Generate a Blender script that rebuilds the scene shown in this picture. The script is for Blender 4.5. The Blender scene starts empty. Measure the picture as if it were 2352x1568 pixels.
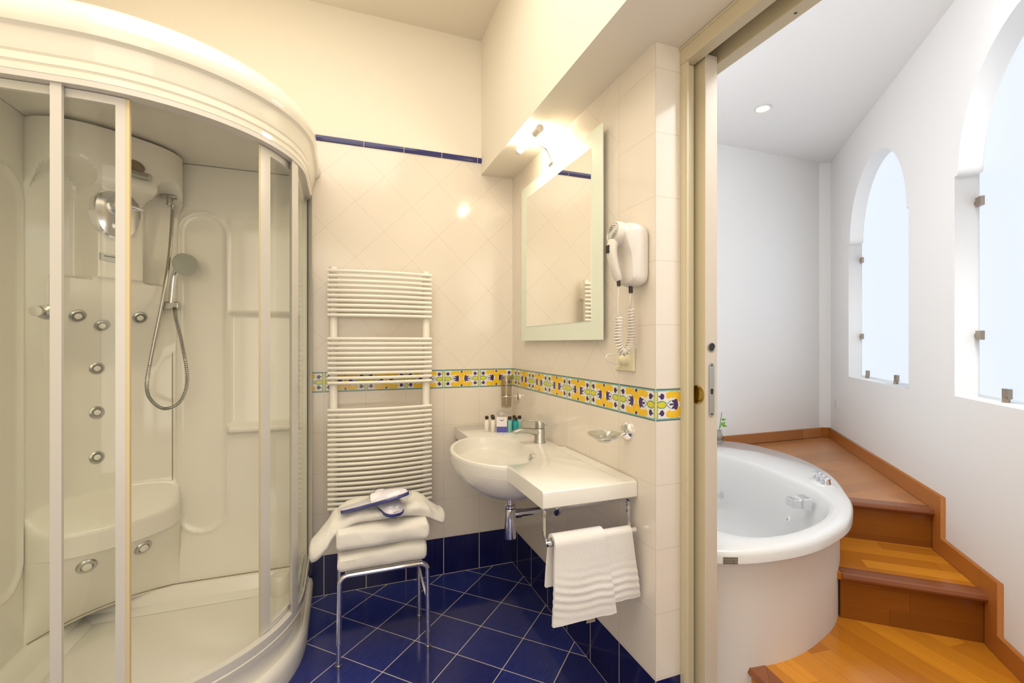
import bpy, math, random
from mathutils import Vector, Matrix
R = math.radians
PI = math.pi
random.seed(4)
sc = bpy.context.scene
C = sc.collection
# ---------------------------------------------------------------- camera, world, lights, exposure
cd = bpy.data.cameras.new('camera'); cam = bpy.data.objects.new('camera', cd); C.objects.link(cam)
cam.location = (0, 0, 1.25); cam.rotation_euler = (R(90), 0, R(-20.33))
cd.sensor_width = 36; cd.lens = 36 * 1058 / 2352; cd.shift_y = 4 / 2352; cd.clip_start = .02
sc.camera = cam
sc.view_settings.view_transform = 'Standard'; sc.view_settings.look = 'None'
sc.view_settings.exposure = 0.0; sc.view_settings.gamma = 1; sc.view_settings.use_curve_mapping = False
w = bpy.data.worlds.new('daylight'); sc.world = w; w.use_nodes = True
bgn = w.node_tree.nodes['Background']; bgn.inputs[0].default_value = (.80, .91, 1, 1); bgn.inputs[1].default_value = .8

def area(name, loc, target, sx, sy, power, col):
    l = bpy.data.lights.new(name, 'AREA'); l.shape = 'RECTANGLE'; l.size = sx; l.size_y = sy
    l.energy = power; l.color = col
    o = bpy.data.objects.new(name, l); C.objects.link(o); o.location = loc
    o.rotation_euler = (Vector(target) - Vector(loc)).to_track_quat('-Z', 'Y').to_euler()
    return o
area('bathroom_ceiling_fill', (-.15, .80, 2.91), (-.15, .80, 0), 1.3, 1.9, 29, (1, .925, .79))  # soft overhead fill, added; stands in for ambient light, no fitting
area('bathroom_back_fill', (-.25, -1.05, 1.45), (-.15, 2, 1.75), 1.5, 2.2, 24, (1, .925, .80))  # added fill panel behind the camera, not a lamp of the room
area('tub_room_side_fill', (1.22, 1.85, 1.75), (2.9, .9, 2.0), .8, 1.3, 10, (.97, .985, 1))  # unseen fill added behind the partition to light the window wall
sc.cycles.transparent_max_bounces = 32
area('tub_room_top_fill', (1.75, .55, 2.62), (1.95, 1.1, 0), .8, .9, 42, (.97, .985, 1))  # fill added above the view to brighten the tub room, no real lamp

# ---------------------------------------------------------------- material helpers
class X:
    """a value socket with arithmetic, so that patterns can be written as formulas"""
    def __init__(s, nt, sock): s.nt, s.k = nt, sock
    def _op(s, op, *a):
        n = s.nt.nodes.new('ShaderNodeMath'); n.operation = op
        for i, v in enumerate((s,) + a):
            if isinstance(v, X): s.nt.links.new(v.k, n.inputs[i])
            else: n.inputs[i].default_value = v
        return X(s.nt, n.outputs[0])
    def __add__(s, o): return s._op('ADD', o)
    def __sub__(s, o): return s._op('SUBTRACT', o)
    def __mul__(s, o): return s._op('MULTIPLY', o)
    def __truediv__(s, o): return s._op('DIVIDE', o)
    def lt(s, o): return s._op('LESS_THAN', o)
    def gt(s, o): return s._op('GREATER_THAN', o)
    def abs(s): return s._op('ABSOLUTE')
    def fract(s): return s._op('FRACT')
    def floor(s): return s._op('FLOOR')
    def max(s, o): return s._op('MAXIMUM', o)
    def min(s, o): return s._op('MINIMUM', o)

def mat(name, col=(.8, .8, .8), rough=.5, metal=0, **kw):
    m = bpy.data.materials.new(name); m.use_nodes = True
    b = m.node_tree.nodes['Principled BSDF']
    b.inputs['Base Color'].default_value = (*col, 1); b.inputs['Roughness'].default_value = rough
    b.inputs['Metallic'].default_value = metal
    for k, v in kw.items():
        b.inputs[k.replace('_', ' ')].default_value = v
    return m
def nodes(m): return m.node_tree, m.node_tree.nodes['Principled BSDF']
def coord(nt):
    t = nt.nodes.new('ShaderNodeTexCoord'); s = nt.nodes.new('ShaderNodeSeparateXYZ')
    nt.links.new(t.outputs['Object'], s.inputs[0])
    return X(nt, s.outputs[0]), X(nt, s.outputs[1]), X(nt, s.outputs[2]), t
def vec(nt, x, y, z):
    c = nt.nodes.new('ShaderNodeCombineXYZ')
    for i, v in enumerate((x, y, z)):
        if isinstance(v, X): nt.links.new(v.k, c.inputs[i])
        else: c.inputs[i].default_value = v
    return c.outputs[0]
def mixc(nt, f, a, b):
    n = nt.nodes.new('ShaderNodeMix'); n.data_type = 'RGBA'
    if isinstance(f, X): nt.links.new(f.k, n.inputs[0])
    elif isinstance(f, (int, float)): n.inputs[0].default_value = f
    else: nt.links.new(f, n.inputs[0])
    for i, v in ((6, a), (7, b)):
        if isinstance(v, tuple): n.inputs[i].default_value = (*v, 1)
        else: nt.links.new(v, n.inputs[i])
    return n.outputs[2]
def noise(nt, v, scale, detail=3, rough=.5):
    n = nt.nodes.new('ShaderNodeTexNoise'); n.inputs['Scale'].default_value = scale
    n.inputs['Detail'].default_value = detail; n.inputs['Roughness'].default_value = rough
    if v is not None: nt.links.new(v, n.inputs['Vector'])
    return X(nt, n.outputs[0])
def wnoise(nt, v):
    n = nt.nodes.new('ShaderNodeTexWhiteNoise'); n.noise_dimensions = '3D'; nt.links.new(v, n.inputs['Vector'])
    return X(nt, n.outputs[0])
def bump(nt, b, h, strength=.3, dist=.002):
    n = nt.nodes.new('ShaderNodeBump'); n.inputs['Strength'].default_value = strength; n.inputs['Distance'].default_value = dist
    nt.links.new(h.k, n.inputs['Height']); nt.links.new(n.outputs[0], b.inputs['Normal'])
def joint(u, half):      # 1 in the joint, u in tile units
    return ((u.fract() - .5).abs()).gt(.5 - half)

CREAM = (.76, .69, .60)
def tile_wall(name, axis, u0, diag=None, straight_below=None):
    """cream glazed wall tiles, a cobalt course at the floor, a painted maiolica border course"""
    m = mat(name, CREAM, .13); nt, b = nodes(m)
    x, y, z, t = coord(nt); a = x if axis == 'x' else y
    u = (a - u0) / .2
    js = joint(u, .006).max(joint((z - .006) / .2, .006))
    ju = js
    jz = joint(u, .006).max(joint((z - 1.108) / .2, .006))
    if diag is not None:
        p = (a + z) * .70711; q = (a - z) * .70711
        jd = joint((p - diag[0]) / .2, .006).max(joint((q - diag[1]) / .2, .006))
        if straight_below is not None:
            sel = a.lt(straight_below)
            jup = jd * (sel * -1 + 1) + jz * sel
            jup = jup.max((a - straight_below).abs().lt(.0012))
        else: jup = jd
    else: jup = jz
    up = z.gt(1.108)
    jall = js * (up * -1 + 1) + jup * up
    # blue course with brushed streaks
    st = noise(nt, vec(nt, a * 60, a * 60, z * 6), 1, 4)
    blue = mixc(nt, st, (.004, .004, .035), (.014, .016, .115))
    body = mixc(nt, noise(nt, t.outputs['Object'], 2.2), (.74, .665, .575), (.78, .715, .63))
    joincream = mixc(nt, jall, body, (.655, .585, .49))
    joinblue = mixc(nt, joint(u, .010).max((z - .2).abs().lt(.0015)).max(z.lt(.003)), blue, (.50, .44, .40))
    col = mixc(nt, z.lt(.2), joincream, joinblue)
    # maiolica border 1.006 .. 1.108, centimetres from the centre of a 20 x 10 tile
    U = ((u.fract() - .5) * 20).abs(); V = ((z - 1.057) * 100).abs()
    wob = (noise(nt, t.outputs['Object'], 140, 2) - .5) * .55
    U2 = U + wob; V2 = V + wob
    def ell(cx, cy, rx, ry, rot=0, s=1.0):
        c, sn = math.cos(rot), math.sin(rot)
        dx = U2 - cx; dy = V2 - cy
        e = ((dx * c + dy * sn) / (rx * s)); f = ((dy * c - dx * sn) / (ry * s))
        return e * e + f * f
    base = (.76, .74, .71)
    cl = mixc(nt, ell(7.7, 0, 1.9, 1.25).lt(1).max(U2.gt(9.2) * V2.lt(4.2)), base, (.10, .26, .20))
    cl = mixc(nt, ell(7.7, 0, 1.6, .95).lt(1), cl, (.66, .60, .03))
    cl = mixc(nt, U2.gt(9.45) * V2.lt(4.0), cl, (.66, .62, .12))
    cl = mixc(nt, ell(5.1, .65, 1.5, .15, -.6).lt(1), cl, (.16, .30, .28))
    petal = ell(3.5, 3.15, 2.6, 1.1, .08).lt(1).max(ell(1.5, 2.6, 1.0, 1.9, -.35).lt(1)).max(U2.lt(.75) * V2.lt(3.6)).max(ell(5.2, 2.5, 1.0, .6, .5).lt(1))
    ncol = mixc(nt, noise(nt, t.outputs['Object'], 90, 2), (.80, .40, .012), (.82, .62, .03))
    cl = mixc(nt, petal, cl, ncol)
    pur = ell(2.3, 0, .85, 1.75).lt(1).max(ell(3.0, .8, 1.0, .42, .6).lt(1)).max(ell(3.6, 0, 1.2, .34).lt(1)) \
        .max(ell(7.6, 2.6, .85, .95).lt(1)).max(ell(8.3, 2.75, .75, .25).lt(1)).max((U2 + (V2 - 3.75).abs()).lt(.75))
    cl = mixc(nt, pur, cl, (.055, .022, .12))
    cl = mixc(nt, V.gt(4.25), cl, (.20, .40, .38))
    cl = mixc(nt, V.gt(4.72), cl, (.02, .09, .09))
    cl = mixc(nt, joint(u, .008).max(V.gt(4.99)), cl, (.62, .57, .48))
    col = mixc(nt, z.gt(1.006) * z.lt(1.108), col, cl)
    nt.links.new(col, b.inputs['Base Color'])
    bump(nt, b, (jall * -1 + 1), .25, .001)
    return m

def floor_tile(name):
    m = mat(name, (0, 0, .1), .11); nt, b = nodes(m)
    x, y, z, t = coord(nt)
    p = ((x + y) * .70711 - 1.590) / .2035; q = ((x - y) * .70711 + 1.382) / .2035
    j = joint(p, .009).max(joint(q, .009))
    rid = wnoise(nt, vec(nt, p.floor(), q.floor(), 0))
    st = noise(nt, vec(nt, p * 2.2, q * 16, 0), 1.6, 4)
    c1 = mixc(nt, st, (.011, .015, .11), (.040, .062, .33))
    c2 = mixc(nt, rid * .55, c1, (.008, .008, .07))
    nt.links.new(mixc(nt, j, c2, (.60, .54, .52)), b.inputs['Base Color'])
    bump(nt, b, (j * -1 + 1) + st * .12, .35, .0015)
    return m

def plaster(name, col, s=.6):
    m = mat(name, col, .75); nt, b = nodes(m); x, y, z, t = coord(nt)
    n = noise(nt, t.outputs['Object'], 1.4, 3)
    nt.links.new(mixc(nt, n, tuple(c * .985 for c in col), tuple(min(1, c * 1.012) for c in col)), b.inputs['Base Color'])
    bump(nt, b, noise(nt, t.outputs['Object'], 90, 4), .06 * s, .002)
    return m

def wood(name, dirx, diry, c_lo, c_hi, width=.075, rough=.22, length=.9, riser=False):
    """boards running along (dirx, diry)"""
    m = mat(name, c_lo, rough); nt, b = nodes(m); x, y, z, t = coord(nt)
    along = x * dirx + y * diry
    acr = z if riser else x * (-diry) + y * dirx
    row = (acr / width).floor()
    rr = wnoise(nt, vec(nt, row, 3.3, 0))
    seg = (along / length + rr * 7).floor()
    rid = wnoise(nt, vec(nt, row, seg, 1.0))
    grain = noise(nt, vec(nt, along * 2.5, acr * 60, rid * 5), 1, 5, .6)
    base = mixc(nt, rid, c_lo, c_hi)
    dk = tuple(c * .55 for c in c_lo)
    col = mixc(nt, grain * .45, base, dk)
    jn = joint(acr / width, .008).max(joint(along / length + rr * 7, .0012))
    col = mixc(nt, jn * .45, col, tuple(c * .3 for c in c_lo))
    nt.links.new(col, b.inputs['Base Color'])
    bump(nt, b, grain, .08, .001)
    return m

def glassy(name, tint, gl=.06, cap=.3):
    m = bpy.data.materials.new(name); m.use_nodes = True; nt = m.node_tree
    nt.nodes.remove(nt.nodes['Principled BSDF']); out = nt.nodes['Material Output']
    tr = nt.nodes.new('ShaderNodeBsdfTransparent'); tr.inputs[0].default_value = (*tint, 1)
    g = nt.nodes.new('ShaderNodeBsdfGlossy'); g.inputs['Roughness'].default_value = .02
    lw = nt.nodes.new('ShaderNodeLayerWeight'); lw.inputs['Blend'].default_value = .16
    mx = nt.nodes.new('ShaderNodeMixShader')
    f = (X(nt, lw.outputs['Fresnel']) * .6 + gl).min(cap)
    nt.links.new(f.k, mx.inputs[0]); nt.links.new(tr.outputs[0], mx.inputs[1]); nt.links.new(g.outputs[0], mx.inputs[2])
    nt.links.new(mx.outputs[0], out.inputs['Surface'])
    return m
def emis(name, col, s, bc=1):
    m = bpy.data.materials.new(name); m.use_nodes = True; nt = m.node_tree
    b = nt.nodes['Principled BSDF']; b.inputs['Base Color'].default_value = (*[c * bc for c in col], 1)
    b.inputs['Emission Color'].default_value = (*col, 1); b.inputs['Emission Strength'].default_value = s
    return m
def cloth(name, col):
    m = mat(name, col, .95); nt, b = nodes(m); x, y, z, t = coord(nt)
    b.inputs['Sheen Weight'].default_value = .3
    bump(nt, b, noise(nt, t.outputs['Object'], 260, 3, .7), .45, .004)
    return m

M = dict(
    wallA=tile_wall('tile_back', 'x', .119, diag=(1.839, -.945)),
    wallB=tile_wall('tile_right', 'y', 1.188, diag=(1.388 * .70711 + .79, -.2), straight_below=1.388),
    ret=tile_wall('tile_return', 'x', .916),
    floor=floor_tile('cobalt_floor_tile'),
    plast=plaster('cream_plaster', (.86, .80, .69)),
    ceil=plaster('bathroom_ceiling_paint', (.83, .76, .64)),
    white=plaster('white_plaster', (.86, .85, .84)),
    apron=plaster('tub_apron_plaster', (.72, .68, .65), 3),
    railblue=mat('blue_rail_glaze', (.035, .035, .16), .12),
    joint=mat('rail_joint', (.8, .76, .7), .5),
    acr=mat('white_acrylic', (.83, .795, .70), .09),
    trayw=mat('tray_acrylic_lightened', (.84, .81, .73), .12),  # lighter copy of the acrylic, makes up for light lost under the canopy
    acr2=mat('tub_acrylic', (.76, .76, .755), .08),
    alu=mat('white_lacquered_aluminium', (.65, .625, .585), .28),
    seal=mat('yellowed_seal', (.70, .58, .34), .4),
    dark=mat('dark_gap', (.03, .02, .012), .6),
    grime=mat('grey_joint', (.30, .24, .15), .7),
    chrome=mat('chrome', (.86, .86, .88), .07, 1),
    satin=mat('satin_chrome', (.50, .50, .47), .28, 1),
    bracket=mat('nickel', (.36, .29, .23), .3, 1),
    sprayface=mat('grey_spray_face', (.34, .35, .31), .35, .3),
    ceramic=mat('white_ceramic', (.78, .75, .69), .14),
    radw=mat('radiator_enamel', (.88, .84, .75), .22),
    door=mat('cream_lacquer', (.60, .525, .36), .35),
    dooredge=mat('door_edge_lacquer', (.60, .52, .43), .4),
    brass=mat('brass', (.55, .40, .12), .2, 1),
    mirror=mat('mirror_silver', (.93, .93, .90), .01, 1),
    frost=mat('frosted_glass_border', (.76, .82, .70), .25),
    plastic=mat('white_plastic', (.74, .69, .63), .3),
    plasticG=mat('vent_grey', (.60, .57, .52), .35),
    black=mat('black_plastic', (.02, .018, .016), .35),
    socket=mat('ivory_plastic', (.78, .72, .50), .35),
    glass=glassy('shower_glass', (.985, .990, .975), .015, .13),
    clear=glassy('clear_glass', (.86, .88, .86), .12),
    film=glassy('clear_film', (.96, .96, .98), .06, .22),
    tumbler=glassy('smoked_glass', (.86, .83, .77), .08),
    pane=emis('frosted_daylit_pane', (.84, .91, 1.0), .90, .06),
    tube=emis('lamp_tube', (1, .86, .62), 75),
    downl=emis('downlight_glow', (1, .93, .8), 14),
    towel=cloth('white_terry', (.84, .81, .74)),
    linen=cloth('white_cotton', (.78, .75, .72)),
    felt=mat('slipper_felt', (.86, .83, .86), .8),
    navy=mat('navy_binding', (.045, .05, .22), .45),
    teal=mat('teal_gel', (.0, .42, .46), .12, 0, Transmission_Weight=.25),
    tealp=mat('pale_teal_gel', (.30, .68, .62), .12, 0, Transmission_Weight=.25),
    lotion=mat('white_bottle', (.80, .76, .68), .25),
    cap=mat('dark_brown_cap', (.035, .02, .016), .3),
    carton=mat('white_carton', (.82, .76, .78), .45),
    cartonblue=mat('blue_print', (.09, .09, .42), .45),
    cartondark=mat('teal_print', (.01, .07, .11), .45),
    leaf=mat('leaf_green', (.16, .42, .04), .5),
    stem=mat('leaf_stem', (.10, .13, .05), .5),
    sticker=mat('sticker_beige', (.30, .25, .20), .5),
    ink=mat('sticker_ink', (.09, .06, .04), .5),
    deckw=wood('deck_boards', -.08, -.997, (.46, .15, .012), (.80, .32, .022), .085),
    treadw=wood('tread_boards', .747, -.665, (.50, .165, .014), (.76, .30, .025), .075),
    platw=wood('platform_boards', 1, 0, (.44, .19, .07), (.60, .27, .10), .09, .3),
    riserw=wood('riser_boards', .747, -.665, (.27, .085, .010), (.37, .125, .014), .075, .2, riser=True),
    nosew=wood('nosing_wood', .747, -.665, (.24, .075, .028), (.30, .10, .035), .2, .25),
    skirtw=wood('skirting_wood', .665, .747, (.45, .15, .028), (.52, .19, .035), .3, .3),
)

# ---------------------------------------------------------------- mesh helpers
class MB:
    def __init__(s): s.v = []; s.f = []; s.m = []; s.cur = 0
    def mat(s, i): s.cur = i; return s
    def add(s, vs, fs):
        o = len(s.v); s.v += [tuple(v) for v in vs]
        s.f += [tuple(i + o for i in f) for f in fs]; s.m += [s.cur] * len(fs); return s
    def box(s, lo, hi):
        x0, y0, z0 = lo; x1, y1, z1 = hi
        return s.add([(x0, y0, z0), (x1, y0, z0), (x1, y1, z0), (x0, y1, z0), (x0, y0, z1), (x1, y0, z1), (x1, y1, z1), (x0, y1, z1)],
                     [(0, 3, 2, 1), (4, 5, 6, 7), (0, 1, 5, 4), (1, 2, 6, 5), (2, 3, 7, 6), (3, 0, 4, 7)])
    def prism(s, pts, z0, z1):
        n = len(pts)
        return s.add([(p[0], p[1], z0) for p in pts] + [(p[0], p[1], z1) for p in pts],
                     [tuple(range(n - 1, -1, -1)), tuple(range(n, 2 * n))] + [(i, (i + 1) % n, n + (i + 1) % n, n + i) for i in range(n)])
    def rings(s, rs, closed=True, cap0=True, cap1=True):
        n = len(rs[0]); vs = [p for r in rs for p in r]; fs = []
        m = n if closed else n - 1
        for k in range(len(rs) - 1):
            for i in range(m):
                j = (i + 1) % n
                fs.append((k * n + i, k * n + j, (k + 1) * n + j, (k + 1) * n + i))
        if cap0: fs.append(tuple(range(n - 1, -1, -1)))
        if cap1: fs.append(tuple((len(rs) - 1) * n + i for i in range(n)))
        return s.add(vs, fs)
    def tube(s, path, r, n=12, ry=None, up=None, cap=True):
        path = [Vector(p) for p in path]; rs = []
        t0 = (path[1] - path[0]).normalized()
        ref = Vector(up) if up else (Vector((0, 0, 1)) if abs(t0.z) < .9 else Vector((1, 0, 0)))
        nrm = (ref - t0 * ref.dot(t0)).normalized()
        for i, p in enumerate(path):
            t = (path[min(i + 1, len(path) - 1)] - path[max(i - 1, 0)]).normalized()
            nrm = (nrm - t * nrm.dot(t)).normalized(); bn = t.cross(nrm)
            rr = r[i] if isinstance(r, (list, tuple)) else r
            r2 = (ry[i] if isinstance(ry, (list, tuple)) else ry) if ry else rr
            rs.append([tuple(p + nrm * rr * math.cos(a) + bn * r2 * math.sin(a)) for a in (2 * PI * k / n for k in range(n))])
        return s.rings(rs, True, cap, cap)
    def cyl(s, p0, p1, r, n=24, r1=None):
        return s.tube([p0, p1], [r, r if r1 is None else r1], n)
    def lathe(s, prof, c, axis=(0, 0, 1), n=28):
        a = Vector(axis).normalized(); ref = Vector((1, 0, 0)) if abs(a.x) < .9 else Vector((0, 1, 0))
        e1 = (ref - a * ref.dot(a)).normalized(); e2 = a.cross(e1); c = Vector(c)
        return s.rings([[tuple(c + a * h + (e1 * math.cos(2 * PI * k / n) + e2 * math.sin(2 * PI * k / n)) * r) for k in range(n)] for r, h in prof])
    def build(s, name, mats, parent=None, smooth=True, bevel=0, inv=True, sub=0):
        me = bpy.data.meshes.new(name); me.from_pydata(s.v, [], s.f)
        if not isinstance(mats, (list, tuple)): mats = [mats]
        for m in mats: me.materials.append(m)
        for p, i in zip(me.polygons, s.m): p.material_index = i; p.use_smooth = smooth
        me.validate(); me.update()
        import bmesh
        bm = bmesh.new(); bm.from_mesh(me); bmesh.ops.recalc_face_normals(bm, faces=bm.faces)
        if smooth:
            for e in bm.edges:
                if len(e.link_faces) == 2 and e.calc_face_angle(0) > R(38): e.smooth = False
        bm.to_mesh(me); bm.free()
        o = bpy.data.objects.new(name, me); C.objects.link(o)
        if parent is not None:
            o.parent = parent
            if inv: o.matrix_parent_inverse = base_inv(parent)
        if bevel:
            b = o.modifiers.new('bevel', 'BEVEL'); b.width = bevel; b.segments = 3; b.limit_method = 'ANGLE'; b.angle_limit = R(40)
            b.harden_normals = False
        if sub:
            q = o.modifiers.new('sub', 'SUBSURF'); q.levels = sub; q.render_levels = sub
        return o
def base_inv(o):
    return Matrix.Translation(-Vector(o.location)) if o.type == 'EMPTY' else Matrix.Identity(4)
def tag(o, label=None, cat=None, group=None, kind=None):
    for k, v in (('label', label), ('category', cat), ('group', group), ('kind', kind)):
        if v: o[k] = v
    return o
def thing(name, loc, label, cat, group=None):
    o = bpy.data.objects.new(name, None); o.empty_display_size = .05; C.objects.link(o); o.location = loc
    return tag(o, label, cat, group)
def struct(o): o['kind'] = 'structure'; return o
def bez(pts, n=10):
    """Catmull-Rom through points of any dimension"""
    out = []; P = [pts[0]] + list(pts) + [pts[-1]]
    for i in range(1, len(P) - 2):
        for k in range(n):
            t = k / n
            out.append(tuple(.5 * ((2 * b) + (-a + c) * t + (2 * a - 5 * b + 4 * c - d) * t * t + (-a + 3 * b - 3 * c + d) * t ** 3)
                             for a, b, c, d in zip(P[i - 1], P[i], P[i + 1], P[i + 2])))
    out.append(tuple(pts[-1])); return out
def bezclosed(pts, n=8):
    out = []; N = len(pts)
    for i in range(N):
        q = [pts[(i + k) % N] for k in (-1, 0, 1, 2)]
        for k in range(n):
            t = k / n
            out.append(tuple(.5 * ((2 * b) + (-a + c) * t + (2 * a - 5 * b + 4 * c - d) * t * t + (-a + 3 * b - 3 * c + d) * t ** 3) for a, b, c, d in zip(*q)))
    return out
def sm(a, b, x):
    t = max(0, min(1, (x - a) / (b - a))); return t * t * (3 - 2 * t)
def plate(name, outer, holes, thick, mats, matrix, parent=None, bevel=0):
    """flat plate with holes, extruded, through a filled curve turned to mesh"""
    cu = bpy.data.curves.new('outline', 'CURVE'); cu.dimensions = '2D'; cu.fill_mode = 'BOTH'; cu.extrude = thick / 2
    for loop in [outer] + holes:
        sp = cu.splines.new('POLY'); sp.points.add(len(loop) - 1); sp.use_cyclic_u = True
        for p, q in zip(sp.points, loop): p.co = (q[0], q[1], 0, 1)
    tmp = bpy.data.objects.new('outline', cu); me = bpy.data.meshes.new_from_object(tmp)
    bpy.data.objects.remove(tmp); bpy.data.curves.remove(cu)
    me.transform(matrix); me.name = name; me.materials.clear(); me.materials.append(mats)
    o = bpy.data.objects.new(name, me); C.objects.link(o)
    if parent is not None:
        o.parent = parent; o.matrix_parent_inverse = base_inv(parent)
    return o

# ================================================================= ROOM SHELL
YA, XB, XL, HC = 2.465, .916, -1.05, 2.93
struct(MB().box((XL, -1.15, -.08), (1.158, YA, 0)).build('floor', M['floor'], smooth=False))
struct(MB().box((XL, -1.15, HC), (1.158, YA, HC + .08)).build('ceiling', M['ceil'], smooth=False))
a = MB(); a.mat(0).box((XL, YA, 0), (1.05, YA + .06, 2.262)); a.mat(1).box((XL, YA, 2.262), (1.05, YA + .06, HC))
struct(a.build('wall_back', [M['wallA'], M['plast']], smooth=False))
struct(MB().box((XL - .08, -1.15, 0), (XL, YA, HC)).build('wall_left', M['plast'], smooth=False))
struct(MB().box((XL, -1.23, 0), (1.158, -1.15, HC)).build('wall_near', M['plast'], smooth=False))
a = MB(); a.mat(0).box((XB, 1.187, 0), (1.05, YA, 2.186))
wr = struct(a.build('wall_right', [M['wallB'], M['ret']], smooth=False))
for p in wr.data.polygons:
    if abs(p.normal.y) > .9: p.material_index = 1
# plastered wall round the sliding door, south of the opening and above it
a = MB(); a.box((1.018, -1.15, 0), (1.05, .36, 2.186)); a.box((1.05, -1.15, 0), (1.158, .33, 2.75))
struct(a.build('wall_door_side', M['plast'], smooth=False))
# bulkhead over the washbasin side
struct(MB().box((.73, -1.15, 2.186), (1.05, YA, HC)).build('wall_bulkhead', M['plast'], smooth=False))
struct(MB().box((1.05, .33, 2.20), (1.158, 2.53, 2.75)).build('wall_lintel', M['white'], smooth=False))
# blue rail on the back wall
a = MB(); xs = [-.15, .119 - .0, .319, .519, .719, .73]
xs = [-.146, .107, .307, .507, .707, .73]
prof = [(0, 2.250), (.010, 2.252), (.014, 2.262), (.012, 2.274), (0, 2.280)]
for i in range(len(xs) - 1):
    x0, x1 = xs[i] + .0015, xs[i + 1] - .0015
    if i == len(xs) - 2: x1 = .73
    a.mat(0).rings([[(x, YA - d, z) for d, z in prof] for x in (x0, x1)])
    a.mat(1).rings([[(x, YA - d * .8, z) for d, z in prof] for x in (x1, min(.73, x1 + .003))])
struct(a.build('trim_1', [M['railblue'], M['joint']], smooth=False))

# tub room: walls, ceiling
CT = 2.65; N_ = Vector((.747, -.665, 0)).normalized(); D_ = Vector((.665, .747, 0)).normalized()
def W(w, m, z): v = N_ * (1 - m) + D_ * w; return (v.x, v.y, z)     # w along the window wall, m away from it
def W2(w, m=0): v = N_ * (1 - m) + D_ * w; return (v.x, v.y)
struct(MB().box((1.05, 2.53, -.08), (3.9, 2.62, 2.75)).build('wall_far', M['white'], smooth=False))
struct(MB().prism([(1.158, -.4), (1.158, 2.53), (3.75, 2.53), (3.75, 2.2), (1.4, -.6)], CT, CT + .08).build('ceiling_tub_room', M['white'], smooth=False))
struct(MB().prism([(1.158, -.4), (1.158, 2.53), (3.55, 2.53), (3.55, 2.2), (1.3, -.4)], -.08, 0).build('floor_tub_room', M['apron'], smooth=False))
struct(MB().box((1.116, 1.196, 0), (1.158, 2.53, 2.20)).build('wall_pocket', M['white'], smooth=False))
struct(MB().prism([(3.485, 2.531), (3.556, 2.487), (3.62, 2.531)], .522, CT).build('wall_corner_chamfer', M['white'], smooth=False))
def arch(c, hw, r, sill, spring, grow=0, n=36):
    pts = [(c - hw - grow, sill - grow), (c + hw + grow, sill - grow), (c + hw + grow, spring), (c + r + grow, spring)]
    pts += [(c + (r + grow) * math.cos(PI * k / n), spring + (r + grow) * math.sin(PI * k / n)) for k in range(1, n)]
    pts += [(c - r - grow, spring), (c - hw - grow, spring)]
    return pts
wins = [(3.312, .47, .445, 1.022, 1.925), (1.943, .47, .445, 1.034, 1.93)]
TW = .16
Mw = Matrix(((D_.x, 0, N_.x, 0), (D_.y, 0, N_.y, 0), (0, 1, 0, 0), (0, 0, 0, 1)))
struct(plate('wall_window', [(.45, 0), (4.40, 0), (4.40, 2.75), (.45, 2.75)], [arch(*q) for q in wins], TW, M['white'],
             Matrix.Translation(N_ * (1 + TW / 2)) @ Mw))
clipspec = [([1.809, 1.296], [3.64, 3.185]), ([1.814, 1.282], [2.214, 1.62])]
for i, q in enumerate(wins):
    e = bpy.data.objects.new('window_%d' % (i + 1), None); C.objects.link(e); e.location = W(q[0], -.078, q[3]); struct(e)
    plate('pane', arch(*q, grow=-.012), [], .01, M['pane'], Matrix.Translation(N_ * 1.078) @ Mw, e)
    c, hw = q[0], q[1]
    def clip(w, z, dw, dz):
        b = MB()
        v = lambda W0, m, Z: W(W0, m, Z)
        def bx(w0, w1, m0, m1, z0, z1):
            b.add([v(w0, m0, z0), v(w1, m0, z0), v(w1, m1, z0), v(w0, m1, z0), v(w0, m0, z1), v(w1, m0, z1), v(w1, m1, z1), v(w0, m1, z1)],
                  [(0, 3, 2, 1), (4, 5, 6, 7), (0, 1, 5, 4), (1, 2, 6, 5), (2, 3, 7, 6), (3, 0, 4, 7)])
        bx(w - .018, w + .018, -.090, -.060, z - .018, z + .018)
        if dw: b.cyl(v(w + dw * .013, -.073, z), v(w + dw * .034, -.073, z), .012, 14)
        if dz: b.cyl(v(w, -.064, z - .013), v(w, -.064, z - .036), .011, 14)
        return b.build('pane_clip', M['bracket'], e, smooth=False)
    for z in clipspec[i][0]: clip(c + hw - .030, z, 1, 0)
    for z in clipspec[i][0]: clip(c - hw + .030, z, -1, 0)
    for w_ in clipspec[i][1]: clip(w_, q[3] + .032, 0, 1)

# baseboards of the tub room
sk = [(.60, .166), (2.170, .166), (2.170, .3495), (2.558, .3495), (2.558, .524), (4.235, .524), (4.235, .597), (2.485, .597), (2.485, .42), (2.095, .42), (2.095, .237), (.60, .237)]
struct(plate('baseboard_right', sk, [], .016, M['skirtw'], Matrix.Translation(N_ * .991) @ Mw))
struct(MB().box((1.17, 2.514, .524), (3.487, 2.53, .597)).build('baseboard_far', M['platw'], smooth=False, bevel=.003))
struct(MB().prism([(3.478, 2.522), (3.548, 2.479), (3.556, 2.487), (3.485, 2.531)], .524, .597).build('baseboard_corner', M['skirtw'], smooth=False))

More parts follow.
